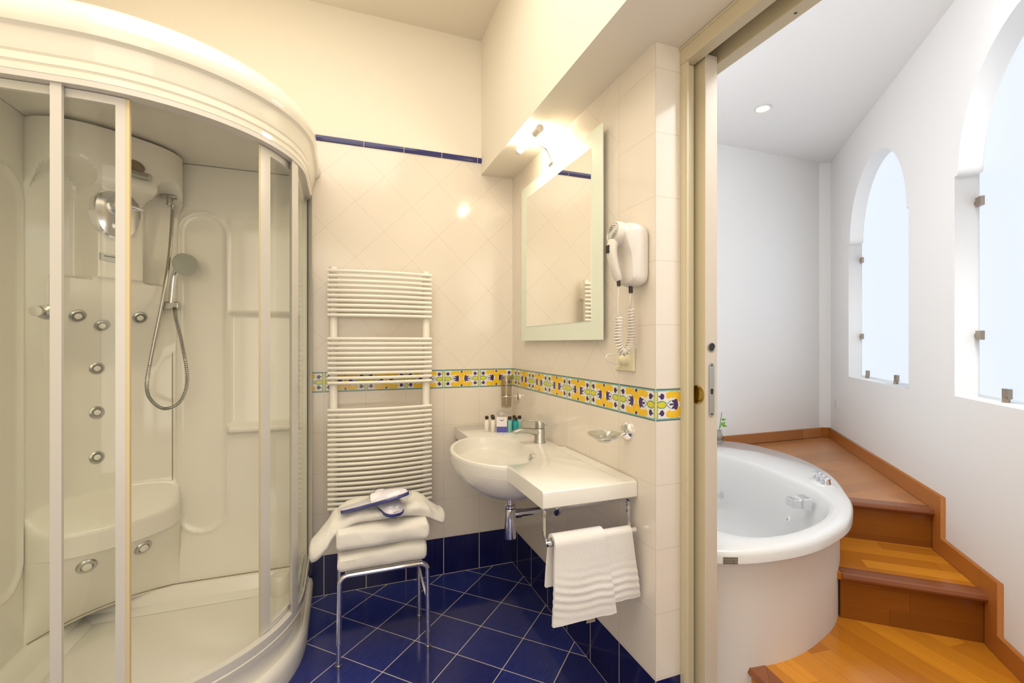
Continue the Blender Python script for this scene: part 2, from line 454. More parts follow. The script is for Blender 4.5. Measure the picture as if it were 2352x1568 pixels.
# sliding pocket door frame
f = MB()
f.box((1.0085, 1.165, 0), (1.018, 1.1868, 2.1305)); f.box((1.018, 1.17, 0), (1.05, 1.187, 2.13)); f.box((1.012, 1.160, 0), (1.022, 1.172, 2.135))
f.box((1.008, .30, 2.131), (1.018, 1.1868, 2.1855)); f.box((1.018, .36, 2.131), (1.050, 1.187, 2.19)); f.box((1.004, .30, 2.176), (1.012, 1.186, 2.184))
f.box((1.013, .30, 2.131), (1.022, 1.172, 2.139))
f.box((1.114, .36, 2.131), (1.160, 1.196, 2.20)); f.box((1.114, 1.192, 0), (1.160, 1.2, 2.14))
f.box((1.008, .30, 0), (1.16, .36, 2.131)); f.box((1.052, .36, 2.185), (1.113, 1.95, 2.20))
trim = struct(f.build('trim_2', M['door'], smooth=False, bevel=.0025))
dk = struct(MB().box((1.0505, 1.19, 0), (1.0535, 1.95, 2.185)).build('pocket_shade', M['dark'], smooth=False))  # dark sheet lining the pocket slot, its shade put in as colour
for y_ in (.86, .52):
    MB().cyl((1.034, y_, 2.1305), (1.034, y_, 2.132), .004, 12).build('screw', M['dark'], trim)
    MB().cyl((1.137, y_ + .03, 2.1305), (1.137, y_ + .03, 2.132), .004, 12).build('screw', M['dark'], trim)
dr = bpy.data.objects.new('door_1', None); C.objects.link(dr); dr.location = (1.084, 1.133, 0); struct(dr)
b = MB(); b.mat(0).box((1.060, 1.133, .012), (1.108, 1.93, 2.150))
dl = b.build('door_leaf', [M['door'], M['dooredge']], dr, smooth=False, bevel=.002)
for p in dl.data.polygons:
    if p.normal.y < -.9: p.material_index = 1
lp = MB(); lp.rings([[(1.084 + .0105 * math.cos(t), 1.1322 - d, 1.105 + (.0735 if math.sin(t) > 0 else -.0735) + .0105 * math.sin(t)) for t in (2 * PI * k / 32 for k in range(32))] for d in (0, .0015)])
lp = lp.build('lock_plate', M['satin'], dr, smooth=False)
for zz, rr in ((1.181, .003), (1.103, .0055), (1.095, .0045), (1.029, .003)):
    MB().cyl((1.084, 1.1305, zz), (1.084, 1.1298, zz), rr, 14).build('lock_hole', M['black'], lp)
ring = MB().lathe([(.011, 0), (.0155, 0), (.0155, .002), (.0125, .003), (.011, 0)], (1.084, 1.133, 1.238), (0, -1, 0)).build('finger_pull', M['satin'], dr)
MB().cyl((1.084, 1.132, 1.238), (1.084, 1.1312, 1.238), .0112, 20).build('pull_recess', M['black'], ring)
pl = MB().lathe([(.029, 0), (.029, .003), (.024, .004), (.021, .002), (.0205, .001), (0.001, .0005)], (1.06, 1.166, 1.088), (-1, 0, 0), 32).build('flush_pull', M['brass'], dr)

# ================================================================= STAIRS AND DECK
st = thing('staircase', (1.9, 1.0, 0), 'varnished orange wooden stairs climbing past the round tub along the white wall', 'stairs')
# tub outline (clockwise from the hidden near-left corner)
S = .65
tubpts = [(1.128, 1.186), (1.148, 1.162), (1.24, 1.128), (1.368, 1.110), (1.48, 1.110), (1.594, 1.128), (1.76, 1.175), (1.881, 1.232), (2.02, 1.32), (2.134, 1.42), (2.30, 1.58), (2.42, 1.737), (2.52, 1.95), (2.56, 2.175), (2.552, 2.33), (2.49, 2.45), (2.38, 2.505),
          (2.0, 2.512), (1.6, 2.512), (1.26, 2.505), (1.185, 2.42), (1.175, 2.0), (1.175, 1.5), (1.172, 1.24)]
tub_o = bezclosed(tubpts, 8)
def inset(loop, d):
    n = len(loop); out = []
    for i in range(n):
        a_, c_ = Vector(loop[i - 1]), Vector(loop[(i + 1) % n]); t = (c_ - a_).normalized()
        out.append((loop[i][0] - t.y * d, loop[i][1] + t.x * d))
    return out
apron_o = inset(tub_o, .045)
under = inset(tub_o, .075)
def near(loop, p): return min(range(len(loop)), key=lambda i: (loop[i][0] - p[0]) ** 2 + (loop[i][1] - p[1]) ** 2)
def arc(loop, p, q):      # indices increasing from p to q
    i, j = near(loop, p), near(loop, q); out = []
    while True:
        out.append(loop[i]);
        if i == j: break
        i = (i + 1) % len(loop)
    return out
ZD, Z2, Z3 = .164, .3475, .522
deck = [W2(.62), W2(2.19, 0), W2(2.19, .42)] + arc(under, (1.30, 1.14), W2(2.19, .45))[::-1] + [(1.285, 1.165)]
deck = [(1.175, .30)] + deck
a = MB().prism(deck, .02, ZD); a.build('landing', M['deckw'], st, smooth=False)
i0 = arc(under, W2(2.175, .44), W2(2.56, .46))
t2 = [W2(2.563 + .02, 0), W2(2.563 + .02, .42)] + i0[::-1] + [W2(2.155, .47), W2(2.155, 0)]
MB().prism(t2, Z2 - .025, Z2).build('tread', M['treadw'], st, smooth=False)
i1 = arc(under, W2(2.56, .46), (2.42, 2.40))
t3 = [W2(4.277, 0), (3.45, 2.53), (2.36, 2.53)] + i1[::-1] + [W2(2.543, .49), W2(2.543, 0)]
MB().prism(t3, Z3 - .025, Z3).build('platform', M['platw'], st, smooth=False)
def wbox(b, w0, w1, m0, m1, z0, z1):
    p = [W2(w0, m0), W2(w1, m0), W2(w1, m1), W2(w0, m1)]; b.prism(p, z0, z1); return b
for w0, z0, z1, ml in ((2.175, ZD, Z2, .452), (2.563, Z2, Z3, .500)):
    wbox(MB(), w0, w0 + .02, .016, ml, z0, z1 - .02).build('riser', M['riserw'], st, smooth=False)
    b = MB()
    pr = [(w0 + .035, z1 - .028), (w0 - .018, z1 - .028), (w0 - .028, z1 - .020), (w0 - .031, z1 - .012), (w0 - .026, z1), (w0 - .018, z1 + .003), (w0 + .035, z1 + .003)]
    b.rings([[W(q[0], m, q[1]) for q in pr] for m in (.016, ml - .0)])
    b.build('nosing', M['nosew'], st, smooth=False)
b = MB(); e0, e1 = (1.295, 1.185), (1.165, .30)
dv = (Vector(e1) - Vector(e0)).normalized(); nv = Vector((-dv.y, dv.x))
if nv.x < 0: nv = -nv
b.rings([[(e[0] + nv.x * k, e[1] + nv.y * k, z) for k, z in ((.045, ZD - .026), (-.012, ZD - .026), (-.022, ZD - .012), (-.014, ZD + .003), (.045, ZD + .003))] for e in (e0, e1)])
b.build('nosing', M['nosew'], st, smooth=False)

# ================================================================= ROUND TUB
tub = thing('bathtub', (1.8, 1.8, 0), 'large white curved whirlpool bathtub set in a plastered base beside the wooden stairs', 'bathtub')
ZR = .580
inn = bezclosed([(1.27, 1.30), (1.33, 1.215), (1.465, 1.188), (1.62, 1.208), (1.78, 1.258), (1.943, 1.357), (2.045, 1.49), (2.10, 1.647), (2.148, 1.84), (2.166, 2.02), (2.15, 2.22), (2.06, 2.34), (1.85, 2.39),
                 (1.55, 2.39), (1.33, 2.34), (1.265, 2.2), (1.25, 1.9), (1.25, 1.6), (1.25, 1.42)], 8)
cx_, cy_ = 1.72, 1.82
def scl(l, s, z): return [(cx_ + (p[0] - cx_) * s, cy_ + (p[1] - cy_) * s, z) for p in l]
def z3(l, z): return [(p[0], p[1], z) for p in l]
rg = [z3(inset(tub_o, .045), .533), z3(inset(tub_o, .004), .533), z3(tub_o, .538), z3(tub_o, .562), z3(inset(tub_o, .004), .573), z3(inset(tub_o, .014), ZR)]
rg += [z3(inset(inn, -.012), ZR), z3(inn, ZR - .004), z3(inset(inn, .010), ZR - .018)]
for s_, z_ in ((.945, .52), (.90, .44), (.87, .36), (.83, .29), (.77, .24), (.66, .215), (.45, .205), (.2, .2)): rg.append(scl(inn, s_, z_))
# same point count needed
n_ = min(len(r) for r in rg)
def resamp(l, n, ang=True):
    out = []
    for k in range(n):
        t = 2 * PI * k / n; d = Vector((math.cos(t), math.sin(t))); best = None
        for i in range(len(l)):
            a_, b_ = Vector(l[i][:2]) - Vector((cx_, cy_)), Vector(l[(i + 1) % len(l)][:2]) - Vector((cx_, cy_))
            e_ = b_ - a_; den = d.x * e_.y - d.y * e_.x
            if abs(den) < 1e-9: continue
            s_ = (a_.x * e_.y - a_.y * e_.x) / den; u_ = (a_.x * d.y - a_.y * d.x) / den
            if s_ > 0 and -1e-6 <= u_ <= 1 + 1e-6 and (best is None or s_ > best): best = s_
        out.append((cx_ + d.x * best, cy_ + d.y * best, l[0][2]))
    return out
rg = [resamp(r, 120) for r in rg]
b = MB(); b.rings(rg, True, False, True)
b.build('basin', M['acr2'], tub)
ao = resamp(z3(apron_o, 0), 120)
MB().rings([[(p[0], p[1], z) for p in ao] for z in (0.0, .535)], True, False, False).build('apron', M['apron'], tub)
# fittings of the tub
def atcyl(c, ax, r, l, n=20): return c, ax, r, l
kn = MB(); base = Vector((2.165, 1.560, ZR)); kd = Vector((.56, .83, 0)).normalized()
kb = MB(); kb.tube([base - kd * .075, base - kd * .06, base + kd * .06, base + kd * .075], [.003, .006, .006, .003], 16, [.018, .038, .038, .018], up=(0, 0, 1))
kb.build('control_plate', M['acr2'], tub)
for k in (-1, 0, 1):
    c = base + kd * .046 * k
    MB().lathe([(.021, .004), (.022, .012), (.019, .022), (.021, .034), (.012, .040), (.001, .041)], c, (0, 0, 1), 16).build('control_knob', M['chrome'], tub)
sp = Vector((1.985, 1.515, .520))
q_ = Vector((-.80, .30, .02)).normalized()
b = MB(); side = Vector((0, 0, 1)).cross(q_)
b.rings([[tuple(sp + q_ * h + side * a1 + Vector((0, 0, 1)) * b1) for a1, b1 in ((-w1, -t1), (w1, -t1), (w1, t1), (-w1, t1))] for h, w1, t1 in ((-.02, .034, .030), (.02, .034, .026), (.03, .026, .018), (.065, .030, .020))])
b.build('spout', M['chrome'], tub, smooth=False, bevel=.004)
MB().lathe([(.016, 0), (.015, .003), (.006, .004), (.005, .001), (.001, .001)], (1.915, 1.535, .445), (-.75, .45, .35), 20).build('jet', M['acr2'], tub)
MB().lathe([(.007, .004), (.006, .006), (.001, .006)], (1.915, 1.535, .445), (-.75, .45, .35), 14).build('jet', M['satin'], tub)
MB().lathe([(.022, 0), (.021, .006), (.012, .008), (.010, .003), (.001, .003)], (2.06, 2.08, .372), (-.9, -.25, .3), 20).build('jet', M['chrome'], tub)
# sticker on the rim
def onrim(px, d=0):
    i = near(tub_o, px); return i
b = MB(); i = near(tub_o, (1.195, 1.145)); seg = [tub_o[(i + k) % len(tub_o)] for k in range(-3, 1)]
seg = inset(tub_o, -.0008); seg = [seg[(i + k) % len(tub_o)] for k in range(-4, 1)]
b.rings([[(p[0], p[1], .537) for p in seg], [(p[0], p[1], .560) for p in seg]], False, False, False)
sk_ = b.build('sticker', M['sticker'], tub, smooth=False)
b = MB(); L_ = [Vector((p[0], p[1])) for p in seg]
random.seed(7)
def along(t):
    t *= (len(L_) - 1); k = min(int(t), len(L_) - 2); return L_[k].lerp(L_[k + 1], t - k)
for z_, h_ in ((.556, .0028), (.550, .0022), (.545, .0022), (.5385, .0035)):
    t = .03
    while t < .95:
        l = random.uniform(.05, .16); p, q = along(t), along(min(.98, t + l)); nn = Vector((q.y - p.y, p.x - q.x)).normalized() * .0007
        b.add([(p.x + nn.x, p.y + nn.y, z_), (q.x + nn.x, q.y + nn.y, z_), (q.x + nn.x, q.y + nn.y, z_ + h_), (p.x + nn.x, p.y + nn.y, z_ + h_)], [(0, 1, 2, 3)]); t += l + .04
b.build('printed_text', M['ink'], sk_, smooth=False)

# ================================================================= glass vase with a leafy sprig on the tub rim
vx, vy = 2.36, 2.40
vs = thing('vase', (vx, vy, ZR), 'small clear vase with a green leafy sprig on the tub rim behind the door', 'vase')
MB().lathe([(.018, .001), (.026, .012), (.029, .035), (.024, .06), (.016, .08), (.018, .095), (.016, .095), (.014, .08), (.022, .06), (.027, .035), (.024, .013), (.001, .006)], (vx, vy, ZR), (0, 0, 1), 24).build('glass_body', M['clear'], vs)
sg = MB().tube(bez([(vx, vy, ZR + .01), (vx + .004, vy, ZR + .09), (vx + .012, vy - .004, ZR + .16), (vx + .018, vy - .006, ZR + .21)], 5), .0018, 6).build('sprig', M['stem'], vs)
b = MB()
for (dx, dz, az, l) in ((.012, .13, -.5, .045), (.010, .125, .9, .04), (.014, .145, -1.1, .038), (.012, .11, 2.6, .04), (.014, .16, .2, .035)):
    c = Vector((vx + dx, vy - .004, ZR + dz)); d = Vector((math.cos(az), -.5, math.sin(az) * .7)).normalized(); s_ = Vector((-d.z, 0.2, d.x)).normalized()
    pts = [c, c + d * l * .35 + s_ * l * .3, c + d * l, c + d * l * .35 - s_ * l * .3]
    b.add([tuple(p) for p in pts] + [tuple(c + d * l * .5 + Vector((0, -.006, .004)))], [(0, 1, 4), (1, 2, 4), (2, 3, 4), (3, 0, 4)])
b.build('leaves', M['leaf'], vs)

# recessed downlight and outlet
dn = thing('ceiling_downlight', (2.353, 2.053, CT - .01), 'round recessed ceiling spotlight glowing above the bathtub', 'ceiling light')
MB().lathe([(.034, .004), (.044, 0), (.046, .010), (.034, .0098)], (2.353, 2.053, CT - .010), (0, 0, 1), 32).build('trim_ring', M['alu'], dn)
MB().lathe([(.001, 0), (.034, 0), (.034, .003), (.001, .003)], (2.353, 2.053, CT - .0075), (0, 0, 1), 32).build('lamp_face', M['downl'], dn)
ot = thing('wall_outlet', W(4.05, 0, .807), 'small white outlet plate low on the wall near the far corner', 'outlet')
b = MB()
def wb(b, w0, w1, m0, m1, z0, z1): b.prism([W2(w0, m0), W2(w1, m0), W2(w1, m1), W2(w0, m1)], z0, z1); return b
wb(b, 4.0, 4.10, -.0, .009, .767, .847).build('cover_plate', M['carton'], ot, smooth=False, bevel=.002)
wb(MB(), 4.03, 4.07, .008, .011, .79, .825).build('switch', M['plastic'], ot, smooth=False)

# ================================================================= SHOWER CABIN
cab = thing('shower_cabin', (-.60, 2.0, 0), 'white quadrant shower cabin with curved sliding glass doors and a hydromassage column', 'shower cabin')
KX, KY = -.682, 2.10
def track(r, x0=-1.04, y1=2.458, n=40):
    pts = [(x0, KY - r)] + [(KX + r * math.cos(R(-90 + 90 * k / n)), KY + r * math.sin(R(-90 + 90 * k / n))) for k in range(n + 1)] + [(KX + r, y1)]
    return pts
def sweep(prof, cap=None):
    return [[(p[0], p[1], z) for p in track(r)] for r, z in prof]
prof = [(.546, 0), (.551, .03), (.553, .07), (.549, .094), (.541, .103), (.533, .104), (.528, .098), (.524, .10), (.520, .13), (.524, .165), (.535, .188), (.540, .197), (.536, .205), (.500, .206), (.492, .195), (.478, .14), (.462, .124), (.43, .119), (.3, .116)]
b = MB(); rs = sweep(prof); b.rings(rs, False, False, False)
last = rs[-1]; n0 = len(b.v); b.add(last + [(-1.04, 2.458, .116)], [tuple(range(len(last) + 1))])
b.add([(-1.04, 2.458, .116), (-.15, 2.458, .116), (-.15, 2.458, .0), (-1.04, 2.458, .0)], [(0, 1, 2, 3)])
b.build('tray', M['trayw'], cab)
# upstand of the tray along the two walls
b = MB(); lo = [(2.458, .19), (2.412, .19), (2.400, .186), (2.39, .165), (2.375, .135), (2.33, .117), (2.458, .112)]
b.rings([[(x, y, z) for y, z in lo] for x in (-1.04, -.20)])
lo2 = [(-1.045, .19), (-1.027, .19), (-1.015, .186), (-1.0, .165), (-.985, .135), (-.94, .117), (-1.045, .112)]
b.rings([[(x, y, z) for x, z in lo2] for y in (1.60, 2.458)])
b.build('tray_upstand', M['trayw'], cab)
# canopy
prof = [(.512, 1.957), (.546, 1.957), (.548, 1.972), (.543, 1.976), (.549, 1.981), (.550, 1.998), (.543, 2.004), (.549, 2.008), (.556, 2.030), (.562, 2.056), (.564, 2.060), (.576, 2.066), (.584, 2.085), (.582, 2.110), (.570, 2.138), (.545, 2.163), (.51, 2.178), (.45, 2.188)]
b = MB(); rs = sweep(prof); b.rings(rs, False, False, False)
b.add(rs[-1] + [(-1.04, 2.458, 2.190)], [tuple(range(len(rs[-1]) + 1))])
b.add([(-1.04, 2.458, 2.190), (-.232, 2.458, 2.187), (-.13, 2.458, 2.10), (-.17, 2.458, 1.957), (-1.04, 2.458, 1.957)], [(0, 1, 2, 3, 4)])
b.build('canopy', M['acr'], cab)
b = MB(); rs = sweep([(.512, 1.957), (.510, 2.035), (.505, 2.047)]); b.rings(rs, False, False, False)
b.add(rs[-1] + [(-1.04, 2.458, 2.047)], [tuple(range(len(rs[-1]) + 1))])
b.build('canopy_lining', M['acr'], cab)
# frame rails
for nm, z0, z1, r0, r1 in (('bottom_rail', .206, .232, .514, .540), ('top_rail', 1.940, 1.958, .500, .545)):
    b = MB(); rs = [[(p[0], p[1], z) for p in track(r)] for r, z in ((r0, z0), (r1, z0), (r1, z1), (r0, z1), (r0, z0))]
    b.rings(rs, False, False, False); b.build(nm, M['alu'], cab)
def pathpt(r, s):      # arclength s, 0 at the -90 degree tangent point; negative = straight to the left
    if s < 0: return (KX + s, KY - r)
    L = r * PI / 2
    if s <= L: t = R(-90) + s / r; return (KX + r * math.cos(t), KY + r * math.sin(t))
    return (KX + r, KY + s - L)
def pane(name, r, s0, s1, z0, z1, th=.006, mt=None, parent=cab, n=24):
    b = MB(); rs = []
    for z in (z0, z1):
        pass
    out = [pathpt(r + th / 2, s0 + (s1 - s0) * k / n) for k in range(n + 1)]; inn_ = [pathpt(r - th / 2, s0 + (s1 - s0) * k / n) for k in range(n + 1)]
    loop = out + inn_[::-1]
    b.rings([[(p[0], p[1], z) for p in loop] for z in (z0, z1)], True, False, False)
    for z, fl_ in ((z0, 0), (z1, 1)):
        vs_ = [(p[0], p[1], z) for p in loop]; m_ = len(loop)
        b.add(vs_, [(i, i + 1, m_ - 2 - i, m_ - 1 - i) for i in range(n)])
    return b.build(name, mt or M['glass'], parent)
def ang(r, a): return R(a + 90) * r
# fixed panes and posts
pane('fixed_glass', .532, -.340, ang(.532, -93), .232, 1.942)
pane('fixed_glass', .532, ang(.532, -14), ang(.532, 0) + .34, .232, 1.942)
pane('post', .530, ang(.53, -94.3), ang(.53, -91.7), .232, 1.945, .012, M['alu'], n=4)
pane('post', .530, ang(.53, -18.6), ang(.53, -12.5), .232, 1.945, .022, M['alu'], n=4)
pane('wall_profile', .535, ang(.53, 0) + .325, ang(.53, 0) + .358, .200, 1.957, .032, M['alu'], n=4)
pane('wall_profile', .535, -.36, -.335, .200, 1.957, .03, M['alu'], n=4)
# doors
for sgn, s0, s1, p0, p1 in ((0, -.330, ang(.51, -78), ang(.51, -79.8), ang(.51, -77.4)), (1, ang(.51, -33), ang(.51, 0) + .30, ang(.51, -35.0), ang(.51, -29.8))):
    d = pane('door_panel', .510, s0, s1, .240, 1.935)
    pane('stile', .510, p0, p1, .236, 1.938, .014, M['alu'], d, 4)
    if sgn == 0: pane('edge_seal', .510, p1, p1 + .009, .236, 1.938, .012, M['seal'], d, 3)
    else: pane('edge_seal', .510, p0 - .007, p0, .236, 1.938, .012, M['seal'], d, 3)
    pane('door_rail', .510, s0, s1, 1.915, 1.938, .014, M['alu'], d)
    pane('door_rail', .510, s0, s1, .236, .252, .014, M['alu'], d)
    t = s0 + .05 if sgn else None
kx, ky = -.758, 1.60
b = MB().lathe([(.008, 0), (.008, .012), (.019, .018), (.021, .030), (.015, .036), (.001, .037)], (kx, ky, 1.335), (0, 1, 0), 20)
b.build('door_knob', M['satin'], cab)
MB().lathe([(.014, 0), (.014, .010), (.001, .011)], (kx, ky - .012, 1.335), (0, -1, 0), 20).build('door_knob', M['satin'], cab)

# back panels with moulded relief (heightfields towards the cabin)
def rrect_ridge(u, z, u0, u1, z0, z1, wdt=.010):
    """ridge along the outline of a stadium"""
    r = (u1 - u0) / 2; c = (u0 + u1) / 2
    if z > z1 - r: d = math.hypot(u - c, z - (z1 - r))
    elif z < z0 + r: d = math.hypot(u - c, z - (z0 + r))
    else: d = abs(u - c)
    return math.exp(-((d - r) / wdt) ** 2), d < r
def hR(x, z):
    e, ins = rrect_ridge(x, z, -.675, -.49, .405, 1.832)
    h = .007 * e - (.003 if ins else 0)
    inx = sm(-.492, -.470, x) * (1 - sm(-.20, -.185, x))
    h -= .022 * inx * sm(.86, .885, z) * (1 - sm(1.375, 1.392, z))
    h += .035 * inx * sm(.835, .85, z) * (1 - sm(.868, .884, z))
    h += .004 * inx * sm(1.388, 1.40, z) * (1 - sm(1.82, 1.84, z))
    return h
def hfield(f, u0, u1, z0, z1, nu, nz, P):
    b = MB(); vs = [P(u0 + (u1 - u0) * i / nu, z0 + (z1 - z0) * k / nz, f(u0 + (u1 - u0) * i / nu, z0 + (z1 - z0) * k / nz)) for k in range(nz + 1) for i in range(nu + 1)]
    b.add(vs, [(k * (nu + 1) + i, k * (nu + 1) + i + 1, (k + 1) * (nu + 1) + i + 1, (k + 1) * (nu + 1) + i) for k in range(nz) for i in range(nu)]); return b
hfield(hR, -.72, -.155, .19, 2.045, 90, 240, lambda u, z, h: (u, 2.42 - h, z)).build('back_panel', M['acr'], cab)
def hL(y, z):
    e, ins = rrect_ridge(y, z, 1.90, 2.085, .405, 1.832); return .007 * e - (.003 if ins else 0)
hfield(hL, 1.60, 2.16, .19, 2.045, 70, 200, lambda u, z, h: (-1.04 + h, u, z)).build('back_panel', M['acr'], cab)
MB().box((-.70, 2.412, .1895), (-.16, 2.4195, .1912)).build('joint_line', M['grime'], cab, smooth=False)
MB().box((-.697, 2.415, .19), (-.694, 2.4195, 1.9)).build('joint_line', M['grime'], cab, smooth=False)

# the column
P0 = Vector((-1.04, 2.10)); P1 = Vector((-.672, 2.42)); CH = P1 - P0; NC = Vector((CH.y, -CH.x)).normalized()
def O(t, z):
    q = max(0, 1 - t * t)
    head = .158 * max(0, 1 - abs(t) ** 2.6) ** .5
    low = -.085 * q
    pil = .095 * (1 - sm(.26, .46, abs(t)))
    # shoulder region below 1.5
    a_ = abs(t)
    at = 1 - ((a_ - .66) / .27) ** 2
    ztop = 1.80 + .07 * math.sqrt(max(0, at))
    niche = max(-.03 * q, pil - .03 * q * 0)
    sh = .080 * (1 - sm(.60, .76, a_))
    o = low
    o = low + (sh - low) * sm(1.12, 1.46, z)
    if z > 1.49:
        k = sm(1.49, 1.50, z)
        o = o * (1 - k) + niche * k
        o = o + (max(head, 0) - o) * sm(ztop, ztop + .05, z)
        if z > 1.72 and a_ < .46: o = max(o, pil + (head - pil) * sm(1.835, 1.90, z))
    # seat
    seat = .135 * q ** .55
    if z < .66: o = low + (seat - low) * sm(.655, .563, z) if False else low + (seat - low) * (1 - sm(.560, .66, z)) ** 1.0
    if z < .560: o = seat
    if z < .485:
        o = seat - .018 - (seat + .035 * q) * sm(.487, .19, z) if False else (seat - .016 * q) + ((-.055 * q) - seat) * (1 - (z - .19) / .295) ** 1.2
    return o
def colP(t, z, o): p = P0 + CH * (t + 1) / 2 + NC * o; return (p.x, p.y, z)
zs = []
z_ = .175
while z_ < 2.036:
    zs.append(z_); z_ += .003 if (.47 < z_ < .50 or .555 < z_ < .58 or 1.485 < z_ < 1.505) else .0105
zs.append(2.036)
NT = 64; b = MB(); vs = []
for z_ in zs:
    for i in range(NT + 1):
        t = -math.cos(PI * i / NT); vs.append(colP(t, z_, O(t, z_)))
b.add(vs, [(k * (NT + 1) + i, k * (NT + 1) + i + 1, (k + 1) * (NT + 1) + i + 1, (k + 1) * (NT + 1) + i) for k in range(len(zs) - 1) for i in range(NT)])
top = vs[-(NT + 1):]; b.add(top + [(-1.04, 2.42, 2.036)], [tuple(range(NT + 2))])
col = b.build('column', M['acr'], cab)
b = MB().tube([colP(-.96 + 1.9 * k / 40, .1915, O(-.96 + 1.9 * k / 40, .19) + .002) for k in range(41)], .0022, 6)
b.build('joint_line', M['grime'], cab)
def surf(t, z):
    p = Vector(colP(t, z, O(t, z))); e = .01
    a_ = Vector(colP(t + e, z, O(t + e, z))) - Vector(colP(t - e, z, O(t - e, z))); c_ = Vector(colP(t, z + e, O(t, z + e))) - Vector(colP(t, z - e, O(t, z - e)))
    n = a_.cross(c_).normalized()
    if n.dot(Vector((NC.x, NC.y, 0))) < 0: n = -n
    return p, n
def proj(p):
    a0 = R(20.33); d = p.x * math.sin(a0) + p.y * math.cos(a0); u = (p.x * math.cos(a0) - p.y * math.sin(a0)) / d
    return 1176 + 1058 * u, 788 - (p.z - 1.25) / d * 1058
# (t, z) places of the massage jets on the column
JETS = [(-.47, 1.352), (-.14, 1.32), (.325, 1.355), (-.06, 1.15), (-.055, .972), (-.055, .792)]
for t, z in JETS:
    p, n = surf(t, z)
    j = MB().lathe([(.012, .004), (.014, .007), (.020, .0075), (.025, .004), (.0255, -.004), (.001, -.004)], p, n, 28).build('jet_nozzle', M['satin'], cab)
    MB().lathe([(.012, .002), (.011, .008), (.006, .010), (.001, .010)], p, n, 20).build('nozzle_cap', M['acr'], j)
for t, z in ((-.42, .432), (.29, .435)):
    p, n = surf(t, z)
    j = MB().lathe([(.016, .002), (.019, .006), (.027, .006), (.031, .001), (.031, -.006), (.001, -.006)], p, n, 28).build('foot_jet', M['satin'], cab)
    MB().lathe([(.016, .0), (.014, .010), (.001, .013)], p, n, 20).build('nozzle_cap', M['acr'], j)
# mixer plate with lever
p, n = surf(-.09, 1.735); n = Vector((NC.x, NC.y, .02)).normalized(); p = Vector(colP(-.09, 1.735, .115)); up = Vector((0, 0, 1)); sd = up.cross(n)
def oval(rx, rz, h, zc=0, e=3.0, k_=40):
    out = []
    for k in range(k_):
        t = 2 * PI * k / k_; c, s_ = math.cos(t), math.sin(t)
        rr = (abs(c / rx) ** e + abs(s_ / rz) ** e) ** (-1 / e)
        wz = 1 - .25 * max(0, -s_)        # narrower at the foot
        out.append(tuple(p + sd * rr * c * wz + up * (rr * s_ + zc) + n * h))
    return out
mx_ = MB().rings([oval(.073, .090, -.035), oval(.073, .090, .004), oval(.068, .085, .009), oval(.02, .03, .010)]).build('mixer_plate', M['chrome'], cab)
MB().lathe([(.034, .006), (.034, .020), (.030, .034), (.024, .040), (.001, .042)], p + up * .035, n, 28).build('mixer_knob', M['satin'], mx_)
MB().tube([p + up * .035 + n * .035, p + up * .03 + n * .05 + sd * .02, p + up * .024 + n * .058 + sd * .06], [.012, .009, .006], 12).build('mixer_lever', M['chrome'], mx_)
MB().lathe([(.017, .006), (.016, .022), (.001, .024)], p - up * .042, n, 20).build('diverter_knob', M['satin'], mx_)
# overhead shower
p = Vector(colP(.02, 1.90, .15)); nn = n
hd = MB().tube([p - n * .02 + up * .02, p + n * .03 + up * .018], .024, 16, .036).build('shower_arm', M['bracket'], cab)
MB().tube([p + n * .02 - up * .006, p + n * .05 - up * .018 + sd * .02, p + n * .07 - up * .024 + sd * .035], [.017, .015, .014], 16).build('overhead_nozzle', M['satin'], hd)
p = Vector(colP(-.09, 1.575, .098))
lg = MB().rings([[tuple(p + sd * a1 + up * b1 + n * h) for a1, b1 in ((-.045, -.012), (-.015, -.017), (.045, -.013), (.045, .011), (-.015, .011), (-.045, .013))] for h in (-.02, .003)]).build('name_plate', M['satin'], cab, smooth=False)
MB().rings([[tuple(p + sd * a1 + up * (.002 + b1) + n * h) for a1, b1 in ((-.035, -.002), (.035, -.003), (.035, 0), (-.035, .002))] for h in (.002, .004)]).build('plate_lettering', M['ink'], lg, smooth=False)
# hand shower, hose
def YP(px, py, Y): pass
b = MB().cyl((-.690, 2.405, 1.872), (-.690, 2.345, 1.872), .010).cyl((-.722, 2.358, 1.878), (-.664, 2.358, 1.878), .0125)
b.tube([(-.688, 2.352, 1.878), (-.688, 2.350, 1.848), (-.690, 2.350, 1.838)], .0095, 14); b.build('hose_outlet', M['satin'], cab)
hose = bez([(-0.675, 2.350, 1.842), (-0.675, 2.310, 1.630), (-0.685, 2.260, 1.424), (-0.723, 2.250, 1.176), (-0.738, 2.260, 1.070), (-0.722, 2.270, 1.012), (-0.681, 2.280, 0.980), (-0.631, 2.290, 1.009), (-0.610, 2.300, 1.099), (-0.631, 2.310, 1.246), (-0.659, 2.330, 1.357), (-0.663, 2.330, 1.403)], 36)
def hose_mesh(path, r):
    b = MB(); rr = [r * (1 + .12 * (1 if (k // 1) % 2 else -1)) for k in range(len(path))]; return b.tube(path, rr, 10)
hose_mesh(hose, .0068).build('hose', M['satin'], cab)
hh = (-.688, 2.352, 1.408)
b = MB().box((-.708, 2.335, 1.392), (-.650, 2.372, 1.427)); b.cyl((-.688, 2.372, 1.408), (-.688, 2.418, 1.408), .010)
b.build('handset_holder', M['satin'], cab, bevel=.006)
hs = MB().tube(bez([(-.676, 2.330, 1.42), (-.672, 2.330, 1.47), (-.666, 2.328, 1.53), (-.655, 2.318, 1.56)], 5), [.009 + .003 * math.sin(k / 15 * PI) for k in range(16)], 14).build('hand_shower', M['chrome'], cab)
hn = Vector((.40, -.80, .10)).normalized(); hc = Vector((-.615, 2.300, 1.582))
